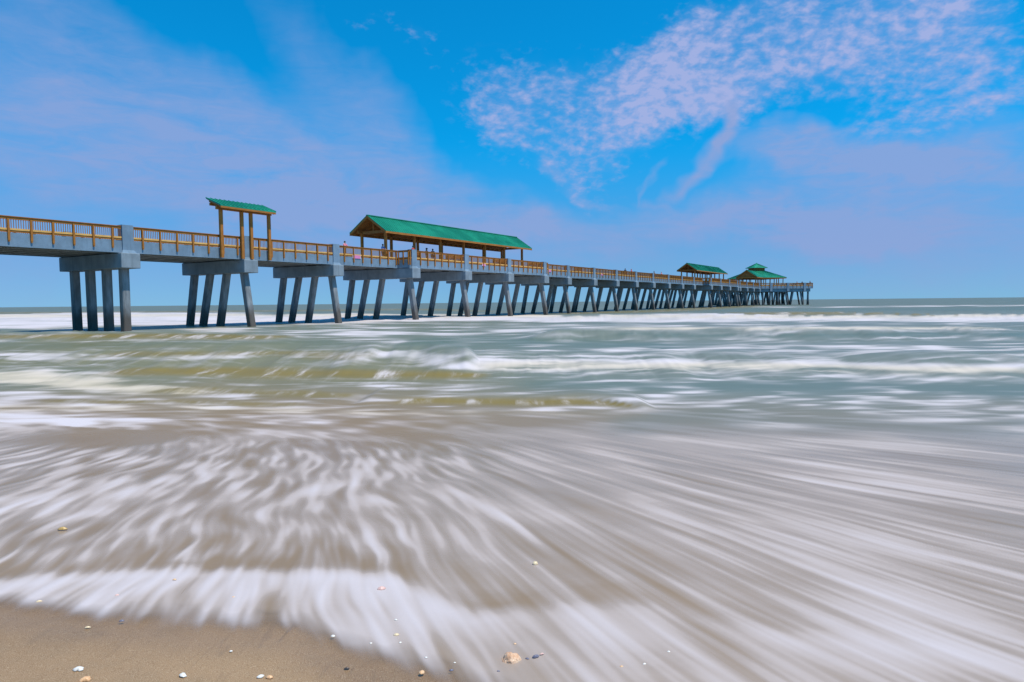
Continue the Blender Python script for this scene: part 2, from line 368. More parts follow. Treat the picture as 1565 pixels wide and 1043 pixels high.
band(OCHRE, .5, [(820, 480, 2, 3), (1000, 476, 2, 2), (1160, 467.5, 1, 1.5)], .3, .1)
# teal-grey hollows
band(TEAL, .9, [(-300, 530, 8, 10), (60, 529, 8, 8), (250, 526, 8, 8), (420, 524, 8, 8), (560, 530, 8, 8)], .8, .08)
band(TEAL, 1.0, [(600, 524, 10, 12), (740, 520, 12, 14), (900, 524, 9, 12), (1050, 530, 6, 9)], .5, .06, lift=.14)
band(TEAL, 1.0, [(880, 509, 2, 3), (1000, 512, 3, 5), (1200, 513, 3, 6), (1420, 511, 4, 8), (1600, 512, 6, 9), (2100, 512, 6, 9)], .4, .05, lift=.2)
band(TEAL, .9, [(760, 590, 14, 18), (950, 590, 12, 20), (1150, 590, 14, 20), (1400, 592, 14, 22), (1600, 596, 16, 26), (2100, 600, 16, 26)], .8, .06)
band(TEAL, .4, [(900, 660, 20, 24), (1150, 640, 24, 30), (1600, 650, 34, 44), (2200, 650, 34, 44)], .8, .06)
band(TEAL, .7, [(1050, 475, 4, 3), (1300, 474, 3, 3), (1600, 473, 3, 3), (2100, 473, 3, 3)], .2, .06)
# the swell: crest and foot of each wave front, as measured, and the length of its back
SWELL = []
def wave(h, back, pts, taper=.06, rough=.5):
    xs, yc, yf = [], [], []
    for (px, pc, pf) in pts:
        a = G(px, pc, h - .1); f = G(px, pf, -.05)
        xs.append(a[0]); yc.append(a[1]); yf.append(max(a[1] - f[1], h * 1.6))
    SWELL.append((h, np.array(xs), np.array(yc), np.array(yf), back, taper, rough, 100 + 17 * len(SWELL)))
wave(.62, 5, [(-80, 543, 590), (60, 532, 588), (250, 530, 591), (450, 526, 590), (600, 527, 586), (760, 540, 580)])
wave(.30, 3, [(-600, 553, 600), (0, 556, 600), (150, 570, 602), (340, 598, 614)])
wave(.46, 5, [(620, 548, 582), (800, 541, 586), (1000, 539, 588), (1200, 541, 586), (1400, 546, 590), (1600, 545, 590), (2200, 546, 592)])
wave(.55, 7, [(780, 505, 520), (1000, 501, 521), (1200, 500, 522), (1420, 498, 524), (1650, 496, 524), (2300, 496, 526)])
wave(.62, 12, [(800, 482, 490), (1000, 479, 490), (1200, 477, 490), (1420, 475, 492), (1700, 473, 491), (2300, 473, 491)])
wave(.50, 14, [(-700, 481, 494), (0, 481, 493), (400, 479, 491), (860, 481, 490)])
wave(.34, 6, [(-600, 507, 523), (0, 508, 523), (250, 507, 522), (480, 511, 524)])
wave(.22, 3, [(540, 606, 624), (760, 603, 624), (900, 605, 627), (1010, 616, 630)])
wave(.18, 2.5, [(-300, 605, 626), (0, 606, 626), (300, 607, 627), (540, 616, 632)])
def evalw(w, X, Y):
    h, xs, yc, yf, back, tp, ro, seed = w
    c = np.interp(X, xs, yc); f = np.interp(X, xs, yf)
    wob = ro * f * .5 * (fbm(X * .45 / max(.3, h), Y * .1, seed, 4) - .5) * 2
    d = Y - (c + wob)
    span = xs[-1] - xs[0]
    e = sstep(0, tp, (X - xs[0]) / span) * sstep(0, tp, (xs[-1] - X) / span)
    amp = .7 + .6 * fbm(X * .12 / max(.25, h), Y * .02, seed + 3, 3)
    return h * e * amp * np.where(d < 0, 1 - sstep(0, 1, -d / f), (1 - sstep(0, 1, d / back)))
def evalb(b, X, Y, power=1.):
    st, xs, yc, yu, yd, wp, tp, hard, lift, seed = b
    c = np.interp(X, xs, yc); up = np.interp(X, xs, yu); dn = np.interp(X, xs, yd); w = (up + dn) / 2
    sc = 1 / np.maximum(np.mean(w) * 2.2, .25)
    Yw = Y + wp * w * 1.6 * (fbm(X * sc, Y * sc * .9, seed + 11, 4) - .5)
    k = np.where(Yw > c, (Yw - c) / up, (c - Yw) / dn)
    span = xs[-1] - xs[0]
    e = sstep(0, tp, (X - xs[0]) / span) * sstep(0, tp, (xs[-1] - X) / span)
    return st * e * sstep(1., hard, k)
def union(lst, X, Y):
    a = np.zeros_like(X)
    for b in lst: a = 1 - (1 - a) * (1 - np.clip(evalb(b, X, Y), 0, 1))
    return a

# rows get closer towards the shore, columns fan out to the horizon
dep = np.concatenate([np.linspace(-1400, -905, 110), np.linspace(-900, -118, 560), -118 * (np.linspace(1, 0, 170)[1:] ** 1.0) - .05])
rows = 1.78 * 1043 / -dep                        # distances of the rows from the camera's foot
NC = 1100
u = np.sinh(np.linspace(-1, 1, NC) * 2.6) / np.sinh(2.6)
Y, U = np.meshgrid(rows, u, indexing='ij')
X = U * (1.25 * Y + 8)
yp = Y + .3 * np.clip(X, -14, 14)
sz = sand_z(X, Y)
sw = np.zeros_like(X)
for b in SWELL: sw = np.maximum(sw, evalw(b, X, Y))
chop = .05 * (fbm(X * .55, Y * .8, 41, 4) - .5) + .16 * (fbm(X * .06, Y * .14, 43, 3) - .5) * sstep(30, 90, Y)
for lst in (OCHRE, TEAL):
    for b in lst:
        if b[8]: sw = sw + b[8] * .1 * evalb(b, X, Y)
sea = -.12 * sstep(14, 40, Y) + (sw + chop) * sstep(9, 16, yp)
film = .008 + .012 * fbm(X * .5, Y * .5, 8)
k = .03
Z = np.logaddexp(sea / k, (sz + film) / k) * k
Z = np.where(Z - (sz + film) < .002, sz + film, Z)
# the bands were measured on the flat water plane: carry them onto the raised water surface
XF, YF = X.copy(), Y.copy()
kk = HC / np.maximum(HC - Z, .6)
X, Y = X * np.where(yp > 8, kk, 1), Y * np.where(yp > 8, kk, 1)
# swash edge on the sand
edge = edge_y(X) + .10 * (fbm(X * 2.2, Y * 2.2, 21, 4) - .5)
inside = Y - edge
cov = sstep(-.14, .30, inside)
# bright lip a little way up from the edge
lpx = [(-1500, 760), (-700, 820), (-300, 870), (0, 888), (100, 882), (240, 872), (450, 871), (540, 874), (610, 882), (660, 915), (720, 940), (800, 932), (900, 925), (1000, 918), (1080, 945), (1200, 968), (1400, 985), (1700, 1030)]
lp = np.array([G(x, y, .26)[:2] for x, y in lpx]); ii = np.argsort(lp[:, 0])
lip = np.interp(X, lp[ii, 0], lp[ii, 1]) + .12 * (fbm(X * 1.6, Y * 1.6, 31, 4) - .5)
lip = np.where(X > lp[ii, 0][-1], lp[ii, 1][-1], lip)
below = lip - Y                                   # >0 on the shore side of the lip
lipm = sstep(-.12, .14, below)
swash = lipm * (.48 + .42 * np.exp(-np.clip(below, 0, 9) / .30))
swash *= 1 - .55 * sstep(-.5, .3, X)
def spot(px, py, rx, ry, a=.3):
    p = G(px, py, .28); q = G(px + rx, py, .28); r = G(px, py - ry, .28); s_ = G(px, py + ry, .28)
    ly = np.where(Y > p[1], r[1] - p[1], p[1] - s_[1])
    d = np.sqrt(((X - p[0]) / (q[0] - p[0])) ** 2 + ((Y - p[1]) / ly) ** 2)
    return a * sstep(1., .1, d)
near = np.zeros_like(X)
for sp in ((640, 935, 90, 75, .35), (560, 900, 90, 45, .2), (960, 960, 160, 70, .14), (1400, 960, 300, 110, .25), (1250, 820, 420, 130, .12), (80, 760, 150, 60, .15), (230, 740, 110, 60, .1), (500, 730, 120, 50, .1), (1380, 720, 320, 60, .12), (700, 760, 260, 60, .05)): near += spot(*sp)
base_near = .45 * sstep(11.5, 7.5, yp) * np.maximum(.4 + .6 * sstep(-.1, .4, -below), .9 * sstep(-.6, .3, X)) + near
for sp in ((300, 845, 330, 50, .12), (180, 648, 190, 42, .42), (620, 650, 300, 40, .2)): base_near -= spot(*sp)  # thinner foam; the patches towards the pier paint in its dark reflection
base_near = np.clip(base_near, 0, 1)
foam = union(FOAM, X, Y) * .86 * sstep(6.5, 9.5, yp)
foam = np.maximum(foam, .29 * sstep(6.5, 9.5, Y) * sstep(90, 45, Y) * (1 - np.clip(spot(180, 650, 240, 42, 1.) + spot(600, 652, 280, 34, .7), 0, 1)))  # foam floor cut at spots to imitate the pier's dark reflection
foam = 1 - (1 - foam) * (1 - base_near) * (1 - np.clip(swash, 0, 1))
far = sstep(60, 120, Y)
for s_ in (29.4, 40.2, 50.8, 61.2, 71.6, 82, 92.4):
    for t_ in ((-7.85, -5.5, -3.1, -.68) if s_ < 35 else (-9.5, -7.6, -4.95, .55 + (1.7 if s_ > 60 else 0))):
        p_ = PW(s_, t_); d2 = ((XF - p_[0]) / 1.1) ** 2 + ((YF - p_[1]) / .8) ** 2
        foam = np.maximum(foam, .72 * np.exp(-d2))
ochre = union(OCHRE, X, Y); teal = union(TEAL, X, Y); cream = union(CREAM, X, Y)
foam = foam * (1 - .62 * ochre) * (1 - .55 * teal)
deep = sstep(8.5, 18, Y + np.clip(X, -2, 6) * .5 + 3 * (fbm(X * .3, Y * .3, 65) - .5))
# drawn-out foam: noise smeared along the streamlines of the backwash (a fan) and of the surf (sideways)
SP = G(455, 585, .05)
rx_, ry_ = X - SP[0], Y - SP[1] - 1.2
rl = np.sqrt(rx_ ** 2 + ry_ ** 2) + 1e-6
e_ = .15
def curl(sx, sd):
    f = lambda a, b: fbm(a * sx, b * sx, sd, 3)
    return (f(X, Y + e_) - f(X, Y - e_)) / (2 * e_), -(f(X + e_, Y) - f(X - e_, Y)) / (2 * e_)
c1 = curl(.55, 71); c2 = curl(1.5, 75)
left = sstep(.2, -1.6, X - .05 * Y)
fvx = rx_ / rl + (.12 + .30 * left) * c1[0] + .20 * left * c2[0]; fvy = ry_ / rl + (.12 + .30 * left) * c1[1] + .20 * left * c2[1]
fl = np.sqrt(fvx ** 2 + fvy ** 2) + 1e-6
Lf = (.80 - .50 * left) * (.55 + .11 * Y)
zone = sstep(8.0, 12.5, Y + .10 * np.abs(X) + 1.2 * (fbm(X * .4, Y * .4, 61) - .5))
hz_u = X / (1.6 + .10 * Y); hz_v = 9 * np.log(Y + 1.) + .3 * fbm(X * .35, Y * .35, 51, 3)
q1 = fbm(hz_u * .9 + .06, hz_v * .8, 81, 3) - fbm(hz_u * .9 - .06, hz_v * .8, 81, 3)
svy = np.clip(q1 * 3.2, -.8, .8)
Ls = .036 * np.clip(Y, 6, 400)
vx = (1 - zone) * fvx / fl * Lf + zone * Ls
vy = (1 - zone) * fvy / fl * Lf + zone * Ls * svy * .9
du = np.gradient(u); dY = np.gradient(rows)
ci = (vx - U * 1.25 * vy) / (1.25 * YF + 8) / du[None, :]
ri = vy / dY[:, None]
seed_n = (1 - zone) * (.26 * fbm(XF * 6, YF * 6, 91, 2) + .44 * fbm(XF * 15, YF * 15, 93, 1) * sstep(11, 7, YF) + .55 * vnoise(XF * 34, YF * 34, 94) * sstep(6, 4, YF)) + zone * (.5 * fbm(hz_u * 4.2, hz_v * 3.6, 95, 2) + .5 * fbm(hz_u * 12, hz_v * 9, 97, 2))
ci = ci.astype(np.float32); ri = ri.astype(np.float32); seed_n = seed_n.astype(np.float32)
NR_, NC_ = X.shape
def samp(A, r, c):
    r = np.clip(r, 0, NR_ - 1.001); c = np.clip(c, 0, NC_ - 1.001)
    r0 = r.astype(np.int32); c0 = c.astype(np.int32); fr = r - r0; fc = c - c0; k = r0 * NC_ + c0; Af = A.reshape(-1)
    return (Af[k] * (1 - fc) + Af[k + 1] * fc) * (1 - fr) + (Af[k + NC_] * (1 - fc) + Af[k + NC_ + 1] * fc) * fr
RI, CI = np.meshgrid(np.arange(NR_, dtype=np.float32), np.arange(NC_, dtype=np.float32), indexing='ij')
def smear(src, n):
    acc = src.copy(); wsum = 1.
    for sg in (1, -1):
        r, c = RI.copy(), CI.copy()
        for k in range(1, n + 1):
            dr, dc = samp(ri, r, c), samp(ci, r, c); r += sg * dr / n; c += sg * dc / n
            w = .5 + .5 * cos(pi * k / (n + 1)); acc += w * samp(src, r, c); wsum += w
    return acc / wsum
lic = smear(seed_n, 26)
# even out mean and contrast by distance
mu = np.mean(lic, axis=1, keepdims=True); sdv = np.std(lic, axis=1, keepdims=True) + 1e-4
ker = np.ones(41) / 41; sm = lambda a: np.convolve(np.pad(a[:, 0], 20, mode='edge'), ker, 'valid')[:, None]
lic = .5 + .10 * (lic - sm(mu)) / sm(sdv)

def sea_mat():
    m, t, b = mat('sea_water'); t.n.remove(b)
    at = lambda n: t.new('ShaderNodeAttribute', attribute_name=n)
    g = t.new('ShaderNodeNewGeometry').outputs['Position']; gx, gy, gz = t.sep(g)
    f1 = t.sep(at('field_a').outputs['Vector']); f2 = t.sep(at('field_b').outputs['Vector']); f3 = t.sep(at('field_c').outputs['Vector'])
    foam, och, teal_ = f1; cream_, deep_, cov_ = f2; zone_, far_, lic_ = f3
    hz = at('flow_along').outputs['Vector']
    def streaks(vec, s1, s2, s3):
        a = t.noise(t.mapping(vec, scale=s1), 1, 4, .6, .25); b_ = t.noise(t.mapping(vec, scale=s2), 1, 4, .62, .2); c = t.noise(t.mapping(vec, scale=s3), 1, 3, .6, .15)
        return t.math('ADD', t.math('ADD', t.math('MULTIPLY', a, .45), t.math('MULTIPLY', b_, .35)), t.math('MULTIPLY', c, .2))
    wisp_ = t.noise(t.mapping(g, rot=(0, 0, radians(25)), scale=(1, 1.7, 1)), 1.6, 4, .6, .4)
    s = t.math('ADD', t.math('MULTIPLY', lic_, .9), t.math('MULTIPLY', wisp_, .1))
    curt = t.noise(t.mapping(hz, scale=(6, .35, 1)), 1, 4, .62, .3)
    s = t.mix(t.math('MULTIPLY', och, .65), s, curt, 'FLOAT')
    amp = t.math('SUBTRACT', 1., t.math('MULTIPLY', t.ramp(foam, .45, .95), .55))
    fo = t.math('ADD', foam, t.math('MULTIPLY', t.math('MULTIPLY', t.math('SUBTRACT', s, .5), t.mix(zone_, 1.25, 2.5, 'FLOAT')), t.math('MULTIPLY', amp, t.ramp(foam, .0, .25))))
    fo = t.math('MAXIMUM', fo, t.math('MULTIPLY', och, t.ramp(curt, .40, .72, 0., .85)))
    fo = t.ramp(fo, .08, 1.05)
    cap_n = t.noise(t.mapping(g, scale=(.05, .12, 1)), 1., 5, .62, .3)
    fo = t.math('MAXIMUM', fo, t.math('MULTIPLY', t.math('MULTIPLY', t.ramp(cap_n, .66, .74), far_), .55))
    # water colour
    nb = t.noise(hz, 1.3, 4, .6)
    brown = t.mix(nb, (.27, .178, .096, 1), (.325, .222, .132, 1))
    side = t.ramp(t.math('DIVIDE', gx, t.math('ADD', gy, 6.)), -.45, .45)      # siltier, greener water towards the pier
    blue = t.mix(side, t.mix(nb, (.15, .175, .125, 1), (.21, .225, .17, 1)), t.mix(nb, (.155, .185, .16, 1), (.215, .24, .22, 1)))
    c = t.mix(deep_, brown, blue)
    c = t.mix(far_, c, t.mix(nb, (.115, .15, .135, 1), (.17, .20, .16, 1)))
    c = t.mix(t.math('MULTIPLY', teal_, .75), c, t.mix(side, (.125, .165, .115, 1), (.12, .172, .158, 1)))
    c = t.mix(t.math('MULTIPLY', och, .97), c, t.mix(nb, (.20, .148, .036, 1), (.28, .205, .065, 1)))
    fc = t.mix(t.math('MULTIPLY', cream_, .85), (.645, .585, .605, 1), (.65, .54, .39, 1))
    fo = t.math('MULTIPLY', fo, t.mix(zone_, .84, .94, 'FLOAT'))
    c = t.mix(fo, c, fc)
    p = t.new('ShaderNodeBsdfPrincipled'); t.put(p.inputs['Base Color'], c)
    t.put(p.inputs['Roughness'], t.ramp(fo, .1, .7, t.mix(zone_, .2, .4, 'FLOAT'), .75)); p.inputs['IOR'].default_value = 1.33
    t.put(p.inputs['Specular IOR Level'], t.math('MULTIPLY', t.ramp(fo, .2, .8, 1., .4), t.mix(zone_, .2, .09, 'FLOAT')))
    bp = t.new('ShaderNodeBump'); bp.inputs['Strength'].default_value = .35
    t.put(bp.inputs['Distance'], t.mix(far_, .03, .5, 'FLOAT'))
    rip = t.noise(t.mapping(g, scale=(.5, 1.6, 1)), 1.1, 4, .6)
    t.put(bp.inputs['Height'], t.math('ADD', t.math('MULTIPLY', fo, .4), t.mix(far_, t.math('MULTIPLY', s, .8), rip, 'FLOAT')))
    t.put(p.inputs['Normal'], bp.outputs[0])
    tr = t.new('ShaderNodeBsdfTransparent')
    alpha = t.math('MULTIPLY', cov_, t.math('ADD', .62, t.math('MULTIPLY', fo, .9)), clamp=True)
    alpha = t.math('MAXIMUM', alpha, t.ramp(cov_, .6, 1., 0., .93))
    alpha = t.math('MULTIPLY', alpha, t.ramp(t.math('ADD', cov_, t.math('MULTIPLY', t.math('SUBTRACT', s, .5), .45)), .02, .7))
    ms = t.new('ShaderNodeMixShader'); t.put(ms.inputs[0], alpha); t.l.new(tr.outputs[0], ms.inputs[1]); t.l.new(p.outputs[0], ms.inputs[2])
    out = t.n['Material Output']; t.l.new(ms.outputs[0], out.inputs['Surface'])
    return m
X, Y = XF, YF
keep = (inside > -.35).any(axis=1)
r_ = slice(int(np.argmax(keep)), None)
Zc = np.where(inside < -.16, sz - .02, Z)
so_ = grid_mesh('sea', X[r_][::-1, ::-1][::-1, ::-1], Y[r_], Zc[r_], sea_mat())
so_['kind'] = 'structure'
def vattr(name, a, b_, c):
    at = so_.data.attributes.new(name, 'FLOAT_VECTOR', 'POINT')
    at.data.foreach_set('vector', np.stack([a[r_], b_[r_], c[r_]], -1).reshape(-1).astype(np.float32))
vattr('field_a', foam, ochre, teal); vattr('field_b', cream, deep, cov); vattr('field_c', zone, far, lic)
vattr('flow_along', hz_u, hz_v, zone * 0)

# ------------------------------------------------------------------ fishing pier
S0, T0 = 135.0, -4.3
PO = (T0, S0, 0)
TF = -8.7                                         # far edge of the deck
BENT = [8.6, 19, 29.4, 40.2, 50.8, 61.2, 71.6, 82, 92.4, 103.7, 114.2, 124.6, 135, 145.3, 155.7, 165.9, 175.8, 185.8, 195.9, 205.8, 215.6, 226, 236, 245.8, 255.5]
WIDE = [(60.4, 93.4), (184.2, 217)]
WT = 1.7
def tn(s): return WT if any(a <= s <= b for a, b in WIDE) else 0.0
pier = empty('fishing_pier', S0, T0, 0, 'long concrete fishing pier on raked piles with orange timber railings', 'pier')
def pt(s, tt, z): return (tt, s, z)

def pile_mb(ttop, tbot, s, ztop=4.8, zbot=-2.6, o=PO):
    m = MB(o); a = .29; c = .06
    def ring(tc, z):
        return [(tc + dx, s + dy, z) for dx, dy in ((-a + c, -a), (a - c, -a), (a, -a + c), (a, a - c), (a - c, a), (-a + c, a), (-a, a - c), (-a, -a + c))]
    m.add(ring(tbot, zbot) + ring(ttop, ztop), [tuple(range(7, -1, -1)), tuple(range(8, 16))] + [(i, (i + 1) % 8, (i + 1) % 8 + 8, i + 8) for i in range(8)])
    return m
for k, s in enumerate(BENT):
    w = tn(s)
    m = MB(PO); m.box(TF - .15, w + .38, s - .73, s + .73, 4.72, 5.86)
    cap = m.build('pile_cap', M['cap'], pier, bevel=.04)
    for side in (1, -1):
        m = MB(PO)
        if side == 1: a0, a1 = w - .55, w + .1
        else: a0, a1 = TF - .1, TF + .55
        e = .12
        m.hexa([(a0 - e, s - .43 - e, 5.862), (a1 + e, s - .43 - e, 5.862), (a1 + e, s + .43 + e, 5.862), (a0 - e, s + .43 + e, 5.862)],
               [(a0, s - .43, 6.1), (a1, s - .43, 6.1), (a1, s + .43, 6.1), (a0, s + .43, 6.1)])
        m.hexa([(a0, s - .43, 6.1), (a1, s - .43, 6.1), (a1, s + .43, 6.1), (a0, s + .43, 6.1)],
               [(a0, s - .43, 7.99), (a1, s - .43, 7.99), (a1, s + .43, 7.99), (a0, s + .43, 7.99)])
        m.build('pylon', M['concrete'], cap)
    tops = [-7.95, -5.55, -3.1, -.68 + w]
    if s < 35: off = [.1, .05, 0, 0]
    else: off = [-1.05, -1.4, -1.25, .85]
    for tt, d in zip(tops, off):
        d = d * 7.4 / 5.0
        pile_mb(tt, tt + d, s).build('pile', M['pile'], pier)

def span_edges(a, b):                              # near-edge pieces (s0, s1, t)
    cuts = sorted({a, b} | {c for w in WIDE for c in w if a < c < b})
    return [(p, q, tn((p + q) / 2)) for p, q in zip(cuts[:-1], cuts[1:])]
post_count = 0
far_posts = MB(PO)
post_proto = {}
def add_post(parent, tt, s, side):
    m = MB((PO[0], PO[1], 0))
    x0, x1 = (tt + .003, tt + .12) if side == 1 else (tt - .12, tt - .003)
    m.box(x0, x1, s - .065, s + .065, 6.28, 7.74); m.box(min(x0 + .012, x1 - .012) , max(x0, x1) - .012, s - .045, s + .045, 6.2, 6.28)
    return m
def rail_run(a, b, tt, side, posts, individual):   # one run of timber railing along the deck edge
    m = MB(PO); q = -.10 * side
    lo, hi = min(tt, tt + q), max(tt, tt + q)
    m.box(lo - .03, hi + .03, a, b, 7.86, 7.905)                       # cap board
    m.box(lo + .02, hi - .02, a, b, 7.68, 7.86)
    m.box(lo + .02, hi - .02, a, b, 6.83, 6.97)
    r = m.build('railing', M['wood'], pier)
    m = MB(PO); m.box(lo - .01, hi + .01, a, b, 6.972, 7.10); m.build('bottom_rail', M['wood_painted_sunlit'], r)
    m = MB(PO); n = max(2, int((b - a) / .145)); c = (lo + hi) / 2
    for i in range(n):
        s = a + (i + .5) * (b - a) / n
        m.box(c - .018, c + .018, s - .018, s + .018, 7.101, 7.68)
    m.build('balusters', M['wood'], r)
    for s in posts:
        if individual: add_post(r, tt, s, side).build('rail_post', M['wood'], r)
        else:
            g = add_post(r, tt, s, side); k = len(far_posts.v); far_posts.v += g.v; far_posts.f += [tuple(i + k for i in f) for f in g.f]; far_posts.mi += g.mi
    return r
M['wood_painted_sunlit'] = wood('painted_sunlit_timber', (.62, .33, .09), (.85, .50, .16))  # paler yellow: a sunlit gleam along the bottom rail, painted into its colour
ind = 0
for a, b in zip(BENT[:-1], BENT[1:]):
    ed = span_edges(a, b)
    m = MB(PO)
    for p, q, w in ed:
        m.box(TF + .25, w - .25, p, q, 6.46, 6.78)
    d = m.build('deck_span', M['soffit'], pier)
    m = MB(PO)
    for p, q, w in ed: m.box(w - .25, w, p + .002, q - .002, 5.88, 6.79)
    for (p, q, w), (p2, q2, w2) in zip(ed[:-1], ed[1:]):
        lo, hi = min(w, w2), max(w, w2); m.box(lo - .02, hi - .003, q - .1 if w > w2 else q + .003, q + .0 if w > w2 else q + .25, 5.90, 6.787)
    m.build('edge_beam', M['concrete'], d)
    m = MB(PO); m.box(TF, TF + .25, a + .002, b - .002, 5.88, 6.79); m.build('edge_beam', M['concrete'], d)
    for tt in (-7.3, -5.5, -3.7, -1.9) + ((.3,) if ed[-1][2] > 0 and len(ed) == 1 else ()):
        m = MB(PO); m.hexa([(tt - .3, a, 5.9), (tt + .3, a, 5.9), (tt + .3, b, 5.9), (tt - .3, b, 5.9)], [(tt - .18, a, 6.46), (tt + .18, a, 6.46), (tt + .18, b, 6.46), (tt - .18, b, 6.46)])
        m.build('girder', M['soffit'], d)
    n = 7
    ps = [a + 1.15 + (b - a - 2.3) * i / (n - 1) for i in range(n)]
    for p, q, w in ed:
        p2 = p + (.45 if p == a else 0); q2 = q - (.45 if q == b else 0)
        if q2 - p2 < .25: continue
        individual = 19 < b < 150 and ind < 98
        pp = [s for s in ps if p2 < s < q2] if len(ed) == 1 or q - p > 3 else [p2 + .1]
        if individual: ind += len(pp)
        rail_run(p2, q2, w, 1, pp, individual)
    for (p, q, w), (p2, q2, w2) in zip(ed[:-1], ed[1:]):              # the railing turns where the deck widens
        m = MB(PO); lo, hi = sorted((w, w2)); y0, y1 = (q, q + .1)
        m.box(lo, hi, y0, y1, 7.68, 7.90); m.box(lo, hi, y0, y1, 6.83, 7.10)
        for i in range(9): x = lo + (i + .5) * (hi - lo) / 9; m.box(x - .018, x + .018, y0 + .03, y1 - .03, 7.1, 7.68)
        for i in range(3): x = lo + .15 + i * (hi - lo - .25) / 2; m.box(x - .06, x + .06, y0 - .12 if w < w2 else y1, y0 if w < w2 else y1 + .12, 6.25, 7.75)
        m.build('return_railing', M['wood'], pier)
    rail_run(a + .45, b - .45, TF, -1, ps, False)
o = far_posts.build('rail_post', M['wood'], pier); o['kind'] = 'stuff'

# ------------------------------------------------------------------ pier head: a square platform turned by 45 degrees
HS, HT, HD = 272.8, -4.3, 19.8
HO = (HT, HS, 0)
head = empty('viewing_platform', HS, HT, 0, 'diamond shaped concrete platform at the far seaward end of the pier', 'platform')
hc = [(HT, HS - HD), (HT + HD, HS), (HT, HS + HD), (HT - HD, HS)]                 # ccw in (t, s)
def shrink(k): return [(HT + (x - HT) * k, HS + (y - HS) * k) for x, y in hc]
m = MB(HO); m.prism(shrink(.985), 6.40, 6.77); m.build('deck', M['soffit'], head)
for i in range(4):
    (x0, y0), (x1, y1) = shrink(.998)[i], shrink(.998)[(i + 1) % 4]
    L = sqrt((x1 - x0) ** 2 + (y1 - y0) ** 2); ux, uy = (x1 - x0) / L, (y1 - y0) / L; nx, ny = -uy, ux      # n points inward
    def q(a, b): return (x0 + ux * a + nx * b, y0 + uy * a + ny * b)
    def blk(m, a0, a1, b0, b1, z0, z1):
        m.hexa([(*q(a0, b0), z0), (*q(a1, b0), z0), (*q(a1, b1), z0), (*q(a0, b1), z0)], [(*q(a0, b0), z1), (*q(a1, b0), z1), (*q(a1, b1), z1), (*q(a0, b1), z1)])
    e = 0.0 if i % 2 else .27
    # sides that meet the walkway start where its edge cuts them
    st, en = 0.0, L
    if i == 0: st = (0 + .1 - hc[0][0]) / abs(ux)
    if i == 3: en = L - (hc[0][0] - TF + .1) / abs(ux)
    m = MB(HO); blk(m, e, L - e, 0, .26, 5.86, 6.79); m.build('edge_beam', M['concrete'], head)
    m = MB(HO); blk(m, 1.0, L - 1.0, .35, 1.7, 4.75, 5.88); m.build('pile_cap', M['cap'], head)
    m = MB(HO)
    blk(m, st, en, -.02, .14, 7.86, 7.905); blk(m, st, en, .02, .10, 7.68, 7.86); blk(m, st, en, .02, .10, 6.83, 6.98)
    r = m.build('railing', M['wood'], head)
    m = MB(HO); blk(m, st, en, .01, .11, 6.982, 7.1); m.build('bottom_rail', M['wood_painted_sunlit'], r)
    m = MB(HO); n = int((en - st) / .15)
    for k in range(n):
        a = st + (k + .5) * (en - st) / n; blk(m, a - .018, a + .018, .04, .08, 7.101, 7.68)
    m.build('balusters', M['wood'], r)
    n = int((en - st) / 1.45)
    for k in range(n):
        a = st + .3 + k * (en - st - .6) / (n - 1); m = MB(HO); blk(m, a - .06, a + .06, -.12, -.003, 6.22, 7.74); m.build('rail_post', M['wood'], r)
    for k in range(4):
        a = L * (k + .5) / 4
        if not st + .5 < a < en - .5: continue
        m = MB(HO); blk(m, a - .45, a + .45, -.16, .5, 4.9, 7.97); m.build('pylon', M['concrete'], head)
    for k in range(9):
        a = 1.4 + k * (L - 2.8) / 8; x, y = q(a, 1.0); b = (.9 if k % 3 else -.9)
        pile_mb(x + nx * 0, x - nx * b * 1.2 + ux * (.7 if k % 2 else -.7), y, 4.8, -2.6, HO).build('pile', M['pile'], head)
for j in (-.42, 0, .42):
    m = MB(HO); x = HT + HD * j; ww = HD * (1 - abs(j)) - 1.6
    m.box(x - .7, x + .7, HS - ww, HS + ww, 4.76, 5.9); m.build('pile_cap', M['cap'], head)
    m = MB(HO); m.box(x - .4, x + .4, HS - ww, HS + ww, 5.9, 6.41); m.build('girder', M['soffit'], head)
    for k in range(5):
        y = HS + (k - 2) * ww * .45; pile_mb(x, x + (1.2 if k % 2 else -1.2), y, 4.8, -2.6, HO).build('pile', M['pile'], head)

